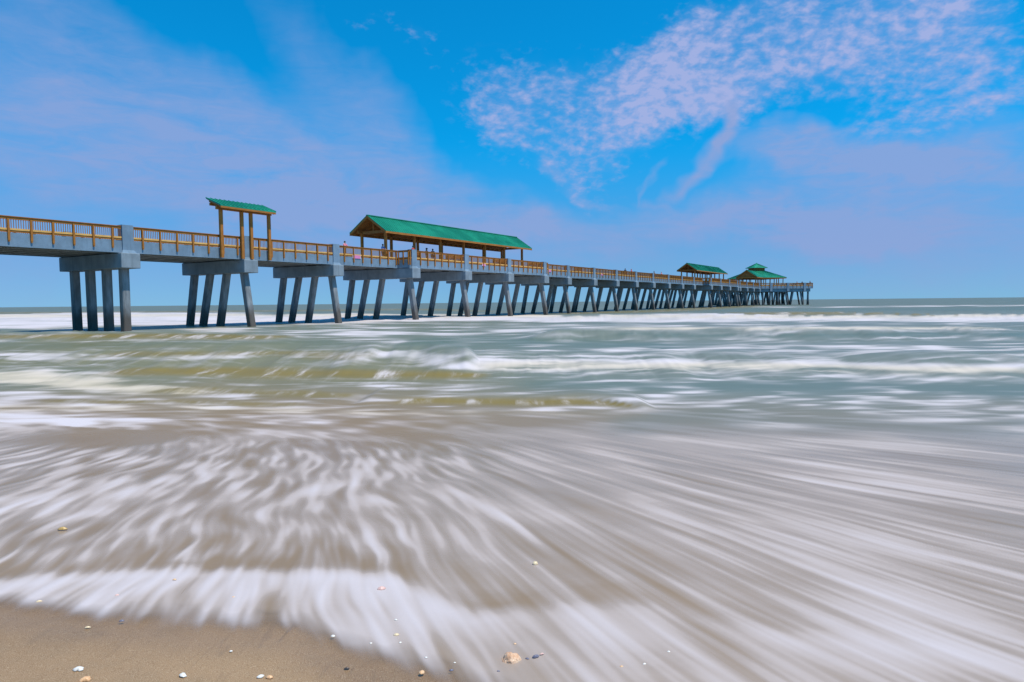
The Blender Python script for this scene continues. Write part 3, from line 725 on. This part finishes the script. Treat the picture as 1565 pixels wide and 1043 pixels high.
# ------------------------------------------------------------------ roofs
def roof_plane(m, e0, e1, r1, r0_, th, seams):      # eave e0->e1, ridge r0_->r1 ; standing seams run up the slope
    m.slab([e0, e1, r1, r0_], th)
    e0, e1, r0v, r1v = map(Vector, (e0, e1, r0_, r1))
    for i in range(seams + 1):
        f = i / seams; p = e0.lerp(e1, f); q = r0v.lerp(r1v, f)
        m.bar(p + Vector((0, 0, .05)), q + Vector((0, 0, .05)), .06, .065)
def gable_shelter(s0, s1, tc, hw, ze, zr, post_s, post_dt, label):
    z0 = 6.79; o = (tc, (s0 + s1) / 2, z0)
    th = empty('pier_pavilion', (s0 + s1) / 2, tc, z0, label, 'pavilion')
    m = MB(o); n = int((s1 - s0) / .42)
    for sg in (1, -1):
        e = [(tc + sg * hw, s0, ze), (tc + sg * hw, s1, ze)]; r = [(tc, s1, zr), (tc, s0, zr)]
        if sg == 1: roof_plane(m, e[0], e[1], r[0], r[1], .05, n)
        else: roof_plane(m, e[1], e[0], r[1], r[0], .05, n)
    m.bar((tc, s0 - .02, zr + .07), (tc, s1 + .02, zr + .07), .32, .09)
    m.build('roof', M['roof'], th)
    sl = (zr - ze) / hw
    m = MB(o)                                       # board ceiling and rafters
    for sg in (1, -1):
        def P(x, s, dz): return (tc + sg * x, s, zr - sl * x + dz)
        qd = [P(hw - .06, s0 + .08, -.056), P(hw - .06, s1 - .08, -.056), P(.02, s1 - .08, -.056), P(.02, s0 + .08, -.056)]
        m.slab(qd if sg == 1 else qd[::-1], .04)
        k = int((s1 - s0) / 1.2)
        for i in range(k + 1):
            s = s0 + .2 + (s1 - s0 - .4) * i / k
            m.bar(P(hw - .1, s, -.098), P(.05, s, -.098), .07, .18)
    m.build('rafters', M['wood_dark'], th)
    m = MB(o)
    for sg in (1, -1):
        x = tc + sg * (hw - .02); m.bar((x, s0, ze - .055), (x, s1, ze - .055), .06, .22)
        for s in (s0 + .03, s1 - .03): m.bar((tc + sg * hw, s, ze - .055), (tc + sg * .02, s, zr - .055), .07, .26)
    m.build('fascia', M['wood'], th)
    for sg in (1, -1):
        x = tc + sg * post_dt; zb = zr - sl * post_dt - .32
        m = MB(o); m.bar((x, s0 + .35, zb), (x, s1 - .35, zb), .2, .36); m.build('beam', M['wood_dark'], th)
        for s in post_s:
            m = MB(o); m.box(x - .13, x + .13, s - .13, s + .13, z0, zb - .36); m.build('post', M['wood'], th)
    zb = zr - sl * post_dt - .45
    for s in post_s:
        m = MB(o); m.bar((tc - post_dt - .2, s, zb), (tc + post_dt + .2, s, zb), .14, .3)
        m.bar((tc, s - .07, zr - .3), (tc, s + .07, zr - .3), .16, zr - .3 - zb)
        m.build('truss', M['wood_dark'], th)
    return th
gable_shelter(57.9, 90.6, -2.25, 2.75, 9.97, 11.82, [58.9 + 5.05 * i for i in range(7)], 1.8, 'longest green gabled pavilion roofed in ribbed metal, standing midway along the pier')
gable_shelter(178.4, 210.3, -2.65, 2.7, 9.85, 11.72, [179.6 + 4.9 * i for i in range(7)], 1.8, 'smaller looking distant gabled pavilion just before the cupola pavilion')

# shed-roofed shade shelter carried by one row of posts outside the deck edge
o = (0, 39.7, 5.9)
sh = empty('shade_shelter', 39.7, .16, 5.9, 'small single slope green shelter on four tall posts nearest the shore', 'shelter')
o = (.16, 39.7, 5.9)
m = MB(o); roof_plane(m, (.95, 36.85, 10.34), (.95, 42.6, 10.34), (-1.0, 42.6, 11.08), (-1.0, 36.85, 11.08), .1, 13); m.build('roof', M['roof'], sh)
m = MB(o); m.slab([(.88, 36.95, 10.26), (.88, 42.5, 10.26), (-.95, 42.5, 10.955), (-.95, 36.95, 10.955)], .05)
for i in range(7):
    s = 37.1 + i * (42.4 - 37.1) / 6; m.bar((.85, s, 10.22), (-.9, s, 10.885), .07, .16)
m.build('rafters', M['wood_dark'], sh)
m = MB(o); m.bar((.93, 36.87, 10.235), (.93, 42.58, 10.235), .06, .15); m.bar((.16, 37.0, 10.33), (.16, 42.65, 10.33), .26, .3); m.bar((-.7, 37.0, 10.63), (-.7, 42.6, 10.63), .16, .22); m.build('beam', M['wood'], sh)
for s in (37.35, 39.42, 40.38, 42.33):
    m = MB(o); m.box(.125, .36, s - .13, s + .13, 5.93, 10.03); m.build('post', M['wood'], sh)

# square hipped pavilion with cupola and gabled porch on the pier head
CS, CT, CR = 271.5, -4.35, 10.9
o = (CT, CS, 6.77)
cp = empty('cupola_pavilion', CS, CT, 6.77, 'hip roofed green pavilion topped by a cupola, on the pier end platform', 'pavilion')
ca = [(CT, CS - CR), (CT + CR, CS), (CT, CS + CR), (CT - CR, CS)]
ze, za = 10.1, 13.9
m = MB(o)
for i in range(4):
    (x0, y0), (x1, y1) = ca[i], ca[(i + 1) % 4]
    k = .22
    a = (CT + (x0 - CT) * k, CS + (y0 - CS) * k, za - (za - ze) * k); b = (CT + (x1 - CT) * k, CS + (y1 - CS) * k, za - (za - ze) * k)
    roof_plane(m, (x0, y0, ze), (x1, y1, ze), b, a, .06, 34)
    m.bar((x0, y0, ze + .08), (a[0], a[1], a[2] + .08), .25, .1)
m.build('roof', M['roof'], cp)
m = MB(o)
for i in range(4):
    (x0, y0), (x1, y1) = ca[i], ca[(i + 1) % 4]; k2 = .99
    m.bar((CT + (x0 - CT) * k2, CS + (y0 - CS) * k2, ze - .065), (CT + (x1 - CT) * k2, CS + (y1 - CS) * k2, ze - .065), .1, .3)
    k2 = .97
    m.slab([(CT + (x0 - CT) * k2, CS + (y0 - CS) * k2, ze + .02), (CT + (x1 - CT) * k2, CS + (y1 - CS) * k2, ze + .02), (CT + (x1 - CT) * .2, CS + (y1 - CS) * .2, ze + 2.84), (CT + (x0 - CT) * .2, CS + (y0 - CS) * .2, ze + 2.84)], .05)
m.build('fascia', M['wood'], cp)
for i in range(4):
    (x0, y0), (x1, y1) = ca[i], ca[(i + 1) % 4]; k2 = .88
    A = (CT + (x0 - CT) * k2, CS + (y0 - CS) * k2); B = (CT + (x1 - CT) * k2, CS + (y1 - CS) * k2)
    m = MB(o); m.bar((A[0], A[1], ze + .05), (B[0], B[1], ze + .05), .22, .4); m.build('beam', M['wood_dark'], cp)
    for j in range(5):
        f = j / 5; x, y = A[0] + (B[0] - A[0]) * f, A[1] + (B[1] - A[1]) * f
        m = MB(o); m.box(x - .13, x + .13, y - .13, y + .13, 6.77, ze - .35); m.build('post', M['wood'], cp)
# cupola, turned like the main roof
def dia(r): return [(CT, CS - r), (CT + r, CS), (CT, CS + r), (CT - r, CS)]
m = MB(o); m.prism(dia(3.0), 12.3, 13.95); cu = m.build('cupola', M['wood'], cp)
m = MB(o)
for i in range(4):
    p, q = dia(3.05)[i], dia(3.05)[(i + 1) % 4]
    for j in range(6):
        m.bar((p[0], p[1], 13.7 - j * .2), (q[0], q[1], 13.7 - j * .2), .06, .1)
m.build('louvres', M['wood_dark'], cu)
m = MB(o)
for i in range(4):
    p, q = dia(4.1)[i], dia(4.1)[(i + 1) % 4]
    roof_plane(m, (p[0], p[1], 13.95), (q[0], q[1], 13.95), (CT + (q[0] - CT) * .02, CS + (q[1] - CS) * .02, 15.75), (CT + (p[0] - CT) * .02, CS + (p[1] - CS) * .02, 15.75), .1, 12)
m.tube((CT, CS, 15.7), (CT, CS, 16.0), .12, .04)
m.build('roof', M['roof'], cu)
# gabled porch towards the shore
gs0, gs1, ghw, gze, gzr = 254.8, 268.0, 3.75, 10.1, 12.65
m = MB(o)
for sg in (1, -1):
    e = [(CT + sg * ghw, gs0, gze), (CT + sg * ghw, gs1 - 3.5, gze)]; r = [(CT, gs1, gzr), (CT, gs0, gzr)]
    if sg == 1: roof_plane(m, e[0], e[1], r[0], r[1], .06, 30)
    else: roof_plane(m, e[1], e[0], r[1], r[0], .06, 30)
m.bar((CT, gs0 - .02, gzr + .07), (CT, gs1, gzr + .07), .32, .09)
m.build('porch_roof', M['roof'], cp)
m = MB(o)
m.add([(CT - ghw + .3, gs0 + .5, gze + .02), (CT + ghw - .3, gs0 + .5, gze + .02), (CT, gs0 + .5, gzr - .22), (CT - ghw + .3, gs0 + .6, gze + .02), (CT + ghw - .3, gs0 + .6, gze + .02), (CT, gs0 + .6, gzr - .22)],
      [(0, 1, 2), (5, 4, 3), (0, 3, 4, 1), (1, 4, 5, 2), (2, 5, 3, 0)])
m.build('gable_wall', M['gable'] if 'gable' in M else M['wood_dark'], cp)
m = MB(o)
for sg in (1, -1):
    m.bar((CT + sg * ghw, gs0 + .03, gze - .065), (CT + sg * .02, gs0 + .03, gzr - .065), .08, .3)
    m.bar((CT + sg * (ghw - .03), gs0, gze - .065), (CT + sg * (ghw - .03), gs1 - 3.6, gze - .065), .06, .25)
    m.bar((CT + sg * (ghw - .6), gs0 + .3, gze - .02), (CT + sg * (ghw - .6), gs1 - 4, gze - .02), .22, .4)
m.bar((CT - ghw + .5, gs0 + .4, gze), (CT + ghw - .5, gs0 + .4, gze), .16, .42)
m.build('porch_frame', M['wood'], cp)
for sg in (1, -1):
    for j in range(4):
        y = gs0 + .6 + j * 2.6; x = CT + sg * (ghw - .6)
        m = MB(o); m.box(x - .13, x + .13, y - .13, y + .13, 6.79, gze - .42); m.build('post', M['wood'], cp)

# ------------------------------------------------------------------ benches, signs and people on the pier
def bench(s, tt, L, label, facing=-1):
    z = 6.785; o = (tt, s, z)
    b = empty('bench', s, tt, z, label, 'bench', 'benches along the pier railing')
    f = facing
    def bx(m, a0, a1, b0, b1, z0, z1):
        x0, x1 = sorted((tt + f * a0, tt + f * a1)); m.box(x0, x1, s + b0, s + b1, z + z0, z + z1)
    m = MB(o)
    for i in range(4): bx(m, .08 + i * .115, .18 + i * .115, -L / 2, L / 2, .42, .46)
    m.build('seat', M['wood'], b)
    m = MB(o)
    for i in range(5): bx(m, 0, .04, -L / 2, L / 2, .5 + i * .115, .6 + i * .115)
    m.build('backrest', M['wood'], b)
    n = max(2, int(L / 1.2) + 1)
    for i in range(n):
        y = -L / 2 + .12 + (L - .24) * i / (n - 1)
        m = MB(o); bx(m, -.05, 0, y - .05, y + .05, 0, 1.06); bx(m, .42, .5, y - .04, y + .04, 0, .42); bx(m, 0, .5, y - .03, y + .03, .34, .42)
        m.build('leg', M['wood_dark'], b)
    return b
bench(69.3, 1.35, 3.2, 'tall backed timber bench behind the railing under the long pavilion, nearer its shore end')
bench(79.9, 1.35, 3.2, 'tall backed timber bench behind the railing under the seaward half of the long pavilion')
bench(89.6, 1.35, 3.0, 'tall backed timber bench behind the railing at the seaward end of the long pavilion')
bench(62.2, 1.35, 1.3, 'short timber bench in the corner where the railing steps outward')
bench(108.6, -.5, 3.0, 'timber bench behind the plain railing just past the long pavilion')
bench(129.7, -.5, 3.2, 'timber bench behind the railing halfway between the two gabled pavilions')
bench(191, 1.35, 3.2, 'timber bench behind the railing beside the distant gabled pavilion')

def sign(s, tt, L, h, label):
    z = 6.66; o = (tt, s, z); e = empty('sign', s, tt, z, label, 'sign', 'pink signs on the lower rail')
    m = MB(o); m.box(tt + .001, tt + .03, s - L / 2, s + L / 2, z, z + h); m.build('board', M['pink'], e)
    m = MB(o)
    for y in (-L / 2, L / 2 - .05): m.box(tt + .031, tt + .04, s + y, s + y + .05, z, z + h)
    m.build('trim', M['white'], e)
sign(53.75, .02, 1.2, .34, 'largest pink sign low on the railing just before the long pavilion')
sign(75.55, 1.72, .8, .30, 'small pink sign low on the railing below the middle of the long pavilion')
sign(97.2, .02, .8, .30, 'small pink sign low on the railing just past the long pavilion')
sign(117.7, .02, .8, .30, 'most distant small pink sign low on the railing')

def skin_body(pose):
    """one continuous body grown over a jointed skeleton; stands on z = 0 and faces +y"""
    V = {'pelvis': (0, 0, .95), 'waist': (0, 0, 1.08), 'chest': (0, .01, 1.30), 'neck': (0, .01, 1.47), 'head': (0, .03, 1.58), 'crown': (0, .02, 1.70), 'chin': (0, .09, 1.545)}
    R_ = {'pelvis': .155, 'waist': .13, 'chest': .165, 'neck': .055, 'head': .085, 'crown': .075, 'chin': .04}
    E_ = [('pelvis', 'waist'), ('waist', 'chest'), ('chest', 'neck'), ('neck', 'head'), ('head', 'crown'), ('head', 'chin')]
    for sd_, k in ((-1, 'l'), (1, 'r')):
        x = sd_
        V[k + 'sh'] = (x * .19, .0, 1.40); R_[k + 'sh'] = .062
        if pose == 'lean':
            V[k + 'el'] = (x * .25, .16, 1.20); V[k + 'wr'] = (x * .15, .38, 1.13)
        elif pose == 'walk':
            V[k + 'el'] = (x * .25, -.05 + .05 * x, 1.13); V[k + 'wr'] = (x * .24, .05 + .13 * x, .90)
        else:
            V[k + 'el'] = (x * .24, .04, 1.14); V[k + 'wr'] = (x * .18, .26, 1.0)
        R_[k + 'el'] = .045; R_[k + 'wr'] = .032
        w = Vector(V[k + 'wr']); d = (w - Vector(V[k + 'el'])).normalized()
        V[k + 'palm'] = tuple(w + d * .08); R_[k + 'palm'] = .032
        E_ += [('chest', k + 'sh'), (k + 'sh', k + 'el'), (k + 'el', k + 'wr'), (k + 'wr', k + 'palm')]
        side = Vector((1, 0, 0)) - d * d.x
        for i in range(4):
            a = w + d * .085 + side.normalized() * (.016 * (i - 1.5)); q = a + d * (.07 + .012 * (i in (1, 2))) + Vector((0, 0, -.015))
            V[f'{k}f{i}'] = tuple(q); R_[f'{k}f{i}'] = .009; E_.append((k + 'palm', f'{k}f{i}'))
        V[k + 'th'] = tuple(w + d * .05 - side.normalized() * (.05 * x)); R_[k + 'th'] = .01; E_.append((k + 'palm', k + 'th'))
        V[k + 'hip'] = (x * .10, 0, .90); R_[k + 'hip'] = .095
        if pose == 'sit':
            V[k + 'kn'] = (x * .12, .45, .88); V[k + 'an'] = (x * .12, .48, .48); V[k + 'toe'] = (x * .13, .64, .43)
        elif pose == 'walk':
            V[k + 'kn'] = (x * .10, .05 + .08 * x, .5); V[k + 'an'] = (x * .10, -.05 + .2 * x, .09); V[k + 'toe'] = (x * .11, .1 + .2 * x, .04)
        else:
            V[k + 'kn'] = (x * .11, .02, .5); V[k + 'an'] = (x * .11, -.02, .08); V[k + 'toe'] = (x * .13, .15, .035)
        R_[k + 'kn'] = .058; R_[k + 'an'] = .042; R_[k + 'toe'] = .035
        E_ += [('pelvis', k + 'hip'), (k + 'hip', k + 'kn'), (k + 'kn', k + 'an'), (k + 'an', k + 'toe')]
    names = list(V)
    me = bpy.data.meshes.new('skeleton'); me.from_pydata([V[n] for n in names], [(names.index(a), names.index(b)) for a, b in E_], [])
    ob = bpy.data.objects.new('skeleton', me); col.objects.link(ob)
    sk = ob.modifiers.new('skin', 'SKIN'); sk.use_smooth_shade = True
    if not me.skin_vertices: me.attributes  # layer is made by the modifier
    bm = bmesh.new(); bm.from_mesh(me); lay = bm.verts.layers.skin.verify()
    for i, v in enumerate(bm.verts):
        v[lay].radius = (R_[names[i]],) * 2; v[lay].use_root = (i == 0)
    bm.to_mesh(me); bm.free()
    ss = ob.modifiers.new('smooth', 'SUBSURF'); ss.levels = ss.render_levels = 1
    dg = bpy.context.evaluated_depsgraph_get(); dg.update()
    out = bpy.data.meshes.new_from_object(ob.evaluated_get(dg))
    bpy.data.objects.remove(ob); out.name = 'body_' + pose
    return out
import bmesh
bodies = {p: skin_body(p) for p in ('lean', 'walk', 'sit')}
skin_m = plain('skin', (.45, .26, .18)); hair_m = plain('dark_hair', (.03, .02, .015))
def person(s, tt, heading, pose, top, legs, label, hat=None, hair=hair_m, size=1.0, dz=0):
    z = 6.785 + dz
    me = bodies[pose].copy()
    me.materials.clear()
    for m_ in (skin_m, top, legs, M['dark']): me.materials.append(m_)
    n = len(me.polygons); ctr = np.empty(n * 3); me.polygons.foreach_get('center', ctr); ctr = ctr.reshape(-1, 3)
    mi = np.zeros(n, int); zc = ctr[:, 2]; r = np.abs(ctr[:, 0])
    mi[(zc < 1.46) & (zc > .93)] = 1
    arm = (r > .20) & (zc < 1.24); mi[arm & (zc > .93)] = 0
    if pose == 'lean': mi[(ctr[:, 1] > .2) & (zc > .95)] = 0
    mi[(zc <= .99) & (r < .2)] = 2
    mi[zc < (.07 if pose != 'sit' else .46)] = 3
    me.polygons.foreach_set('material_index', mi); me.polygons.foreach_set('use_smooth', np.ones(n, bool))
    o = bpy.data.objects.new('person', me); col.objects.link(o); tag(o, label, 'person', 'people on the pier')
    o.location = PW(s, tt, z); o.rotation_euler = (0, 0, -TH + heading); o.scale = (size,) * 3
    b = bmesh.new(); bmesh.ops.create_uvsphere(b, u_segments=14, v_segments=10, radius=.105)
    for v in b.verts:
        v.co.z = v.co.z * 1.1
        if v.co.z < -.02: v.co.z = -.02 - .3 * (-.02 - v.co.z) if v.co.y > 0 else v.co.z
        v.co += Vector((0, .0, 1.635))
    hm = bpy.data.meshes.new('hair'); b.to_mesh(hm); b.free(); hm.materials.append(hair)
    h = bpy.data.objects.new('hair', hm); col.objects.link(h); h.parent = o
    if hat:
        m = MB(); m.tube((0, .02, 1.67), (0, .02, 1.70), .19, .18, 14); m.tube((0, .02, 1.70), (0, .02, 1.80), .115, .095, 14); q = m.build('hat', hat, o)
    m = MB(); m.add([(-.015, .1, 1.58), (.015, .1, 1.58), (0, .135, 1.585), (0, .105, 1.62)], [(0, 1, 2), (0, 2, 3), (1, 3, 2)]); m.build('nose', skin_m, o)
    return o
cl = lambda n, c: plain(n, c, .8)
navy, redc, pinkc, tan, greyc, bluec, whitec = cl('navy_cloth', (.02, .03, .07)), cl('red_cloth', (.55, .03, .03)), cl('pink_cloth', (.75, .22, .28)), cl('tan_cloth', (.3, .2, .12)), cl('grey_cloth', (.12, .12, .13)), cl('blue_cloth', (.06, .16, .45)), cl('white_cloth', (.7, .68, .66))
HP = pi / 2
person(66.2, -.4, -HP, 'lean', navy, tan, 'person in dark hat under the long pavilion, left of two heads above the rail', hat=navy)
person(67.6, -.55, HP * .6, 'walk', greyc, navy, 'dark haired person in grey top under the long pavilion, right of two heads', size=1.03)
person(52.6, -.5, -HP, 'lean', pinkc, greyc, 'person in pink top leaning on rail before the long pavilion', size=.97)
person(58.3, 0 - .35, -HP, 'lean', bluec, navy, 'person in blue top beside the first post of the long pavilion')
person(62.0, .95, HP, 'sit', redc, navy, 'person in red sitting low at the corner of the stepped out railing', dz=.0)
person(131.6, -1.0, .4, 'walk', navy, greyc, 'dark clothed person on the plain deck, left of a red top')
person(134.4, -.8, -HP, 'lean', redc, tan, 'person in red top at the rail halfway along the pier', hair=cl('red_cap', (.5, .04, .04)))
person(147.6, -.6, -HP, 'lean', navy, navy, 'person in navy at the rail, left of a pair before the distant pavilion')
person(152.4, -.6, -HP, 'lean', pinkc, tan, 'person in pale pink top at the rail before the distant pavilion', hair=cl('fair_hair', (.4, .25, .12)))
person(269.6, 10.4, -HP, 'lean', redc, navy, 'person in red on the end platform below the cupola pavilion eave')
person(271.0, 12.0, .3, 'walk', navy, navy, 'person in dark clothes on the end platform right of a red top')
person(272.9, 14.4, -HP * .6, 'lean', navy, greyc, 'person in dark clothes at the outermost corner of the end platform', size=1.08)

# ------------------------------------------------------------------ shells and stones on the sand
def on_sand(px, py):
    z = .3
    for _ in range(6):
        p = G(px, py, z); z = float(sand_z(np.array([p[0]]), np.array([p[1]]))[0])
    return p[0], p[1], z
def shell_mat(name, c1, c2, rough=.4):
    m, t, b = mat(name); g = t.new('ShaderNodeTexCoord').outputs['Object']; x, y, z = t.sep(g)
    ang = t.math('ARCTAN2', x, t.math('ADD', y, .02))
    n = t.noise(t.xyz(t.math('MULTIPLY', ang, 6.), 0., 0.), 2., 2, .5); n2 = t.noise(g, 90, 3, .6)
    f = t.math('ADD', t.math('MULTIPLY', n, .6), t.math('MULTIPLY', n2, .5))
    t.put(b.inputs['Base Color'], t.mix(t.ramp(f, .35, .7), c1 + (1,), c2 + (1,))); b.inputs['Roughness'].default_value = rough
    return m
SM = {'white': shell_mat('white_shell', (.86, .84, .80), (.74, .68, .60)), 'cream': shell_mat('cream_shell', (.85, .72, .48), (.72, .52, .30)),
      'peach': shell_mat('peach_shell', (.82, .52, .28), (.72, .38, .18)), 'pink': shell_mat('pink_shell', (.82, .55, .48), (.7, .42, .36)),
      'orange': shell_mat('orange_shell', (.75, .33, .10), (.82, .60, .38)), 'dark': shell_mat('dark_shell', (.04, .035, .04), (.09, .07, .06)),
      'slate': shell_mat('slate_shell', (.10, .10, .15), (.22, .21, .27)), 'yellow': shell_mat('yellow_shell', (.62, .42, .14), (.5, .3, .1))}
def shell(px, py, wpx, kind, label, aspect=.65, rot=0., notch=0., tilt=0., group=None, up=.0):
    x, y, z = on_sand(px, py); d = sqrt(x * x + y * y + (HC - z) ** 2); r = .84 * wpx / F * d / 2
    if y > float(edge_y(np.array([x]))[0]) - .05: up += .010      # carried by the thin film of water
    rr = random.Random(int(px * 7 + py)); n = 22; rings = 5; vs = []; fs = []
    lob = [1 + .10 * sin(3 * a_ + rr.random() * 6) + .05 * rr.uniform(-1, 1) for a_ in [2 * pi * i / n for i in range(n)]]
    for side in (0, 1):                            # outer dome, then inner face: a real thickness
        for j in range(rings):
            f = 1 - j / rings
            for i in range(n):
                a_ = 2 * pi * i / n; q = r * f * lob[i]
                if notch and abs(((a_ + pi / 2 + pi) % (2 * pi)) - pi) < notch: q *= .55
                h = r * .5 * (1 - f ** 2) * (1 + .06 * cos(a_ * 11) * f) - side * r * .12 * (1 - f * .3)
                vs.append((q * cos(a_), q * aspect * sin(a_), h))
        vs.append((0, 0, r * .5 - side * r * .12))
    B = rings * n + 1
    for side in (0, 1):
        for j in range(rings - 1):
            for i in range(n):
                k = (i + 1) % n; q = [side * B + j * n + i, side * B + j * n + k, side * B + (j + 1) * n + k, side * B + (j + 1) * n + i]
                fs.append(tuple(q if side == 0 else q[::-1]))
        for i in range(n):
            q = [side * B + (rings - 1) * n + i, side * B + (rings - 1) * n + (i + 1) % n, side * B + rings * n]; fs.append(tuple(q if side == 0 else q[::-1]))
    for i in range(n): k = (i + 1) % n; fs.append((i, B + i, B + k, k))
    me = bpy.data.meshes.new('shell'); me.from_pydata(vs, [], fs); me.polygons.foreach_set('use_smooth', [True] * len(fs)); me.materials.append(SM[kind])
    o = bpy.data.objects.new('shell', me); col.objects.link(o); o.location = (x, y, z + r * .10 + .004 + up); o.rotation_euler = (tilt, 0, rot)
    tag(o, label, 'shell', group or 'shells scattered on the wet sand')
    return o
shell(120, 1025, 14, 'white', 'bright white oval shell with dark notch on bare sand, lower left corner', .7, .1, .3, .15)
shell(130, 1041, 14, 'peach', 'curled cream pink shell cut by the bottom edge, lower left', .8, .4, .6, .35)
shell(280, 1034, 13, 'white', 'broken white forked shell alone on bare sand near the bottom edge', .8, 2.2, .7, .2)
shell(398, 1036, 11, 'white', 'white shell touching a peach shell at the bottom edge', .6, .5, 0, .2)
shell(412, 1037, 11, 'peach', 'peach shell touching a white shell at the bottom edge', .7, -.1, 0, .1)
shell(645, 1033, 10, 'orange', 'orange and white shell where the sand meets the foam, bottom edge', .8, .9, 0, .3)
shell(60, 924, 8, 'cream', 'cream sliver of shell highest up at the left edge of the swash', .4, .35)
shell(134, 961, 8, 'cream', 'cream sliver of shell on bare sand just below the foam edge, left', .4, .25)
shell(186, 954, 8, 'slate', 'grey purple shell fragment at the foam edge beside a cream sliver', .4, .3)
shell(353, 997, 5, 'white', 'tiny white shell chip in the middle of the bare sand', .7)
shell(509, 977, 7, 'white', 'small round white shell at the right hand end of the foam edge', .85)
shell(530, 1024, 9, 'dark', 'thin black shell fragment on bare sand right of the peach shell', .35, .1)
shell(606, 975, 9, 'cream', 'square cream white shell under thin foam, largest of a little cluster', .75, .1)
shell(605, 952, 5.5, 'white', 'small white chip under foam above the square cream shell', .6)
shell(612, 987, 5, 'white', 'small white chip under foam below the square cream shell', .9, .6)
shell(567, 988, 4.5, 'white', 'tiny white chip under foam left of the square cream shell', .9)
shell(651, 1010, 5, 'white', 'small white chip in foam above the orange and white shell', .7)
shell(690, 1030, 8, 'slate', 'dark blue grey shell in thin foam right of the orange and white shell', .5, .2)
shell(695, 1018, 4, 'white', 'tiny white chip in foam above the dark blue grey shell', .8)
shell(819, 1010, 12, 'slate', 'dark and white mussel shell lying right of the peach stone', .5, .5, 0, .3, up=.004)
shell(806, 1012, 7, 'slate', 'small grey shell chip between the peach stone and mussel shell', .6, -.5)
shell(828, 1006, 8, 'pink', 'pale pink shell sliver at the right end of the mussel shell', .35, .4, up=.003)
shell(762, 1031, 5, 'slate', 'tiny bluish shell chip below left of the peach stone', .7)
shell(787, 989, 5, 'orange', 'tiny orange shell chip above the peach stone', .7)
shell(583, 904, 14, 'pink', 'pale pink flat shell almost hidden in the bright foam', .7, .2)
shell(818, 866, 9, 'cream', 'cream pointed shell standing in the streaming backwash, centre', .9, .3, 0, .5, up=.006)
shell(96, 814, 14, 'yellow', 'yellow brown oval shell under shallow water at the far left', .4, .15, up=.006)
shell(179, 914, 6, 'pink', 'small pink shell chip in thin foam, left', .6, .4)
shell(267, 891, 6, 'orange', 'small orange shell chip in the brightest foam line, left', .6, .2, up=.004)
shell(357, 917, 5, 'orange', 'tiny orange shell chip below the bright foam line', .5, .2)
shell(985, 1020, 6, 'white', 'small white shell chip in grey foam far right of the peach stone', .7, .3)
shell(950, 1024, 6, 'orange', 'small orange shell chip in grey foam beside a white chip', .6, .2)
shell(1022, 1001, 5, 'white', 'tiny white shell chip furthest right in the grey foam', .8)
def stone(px, py, wpx, label):
    x, y, z = on_sand(px, py); d = sqrt(x * x + y * y + (HC - z) ** 2); r = wpx / F * d / 2
    b = bmesh.new(); bmesh.ops.create_icosphere(b, subdivisions=5, radius=1)
    from mathutils import noise as mn
    for v in b.verts:
        p = v.co.copy(); k = 1 + .22 * mn.noise(p * 1.3 + Vector((3, 1, 4))) + .10 * mn.noise(p * 3.1) + .05 * mn.noise(p * 8) + .02 * mn.noise(p * 22)
        v.co = Vector((p.x * r * k * (1 - .25 * max(0, p.z)), p.y * r * .8 * k, p.z * r * .85 * k + .12 * r * p.x * max(0, p.z)))
        if v.co.z < -r * .15: v.co.z = -r * .15 - (-r * .15 - v.co.z) * .3
    me = bpy.data.meshes.new('stone'); b.to_mesh(me); b.free(); me.polygons.foreach_set('use_smooth', [True] * len(me.polygons))
    m, t, bs = mat('peach_stone'); g = t.new('ShaderNodeTexCoord').outputs['Object']
    n1 = t.noise(g, 40, 4, .65); n2 = t.noise(g, 260, 3, .7)
    c = t.mix(t.ramp(n1, .35, .7), (.66, .36, .20, 1), (.82, .58, .40, 1)); c = t.mix(t.ramp(n2, .55, .72), c, (.45, .24, .14, 1)); c = t.mix(t.ramp(n2, .3, .22), c, (.9, .8, .7, 1))
    t.put(bs.inputs['Base Color'], c); bs.inputs['Roughness'].default_value = .6
    bp = t.new('ShaderNodeBump'); bp.inputs['Strength'].default_value = .6; bp.inputs['Distance'].default_value = .003; t.put(bp.inputs['Height'], n2); t.put(bs.inputs['Normal'], bp.outputs[0])
    me.materials.append(m)
    o = bpy.data.objects.new('stone', me); col.objects.link(o); o.location = (x, y, z + r * .12); tag(o, label, 'stone')
stone(780, 1013, 29, 'rough peach coloured stone in the thin backwash at the bottom centre')
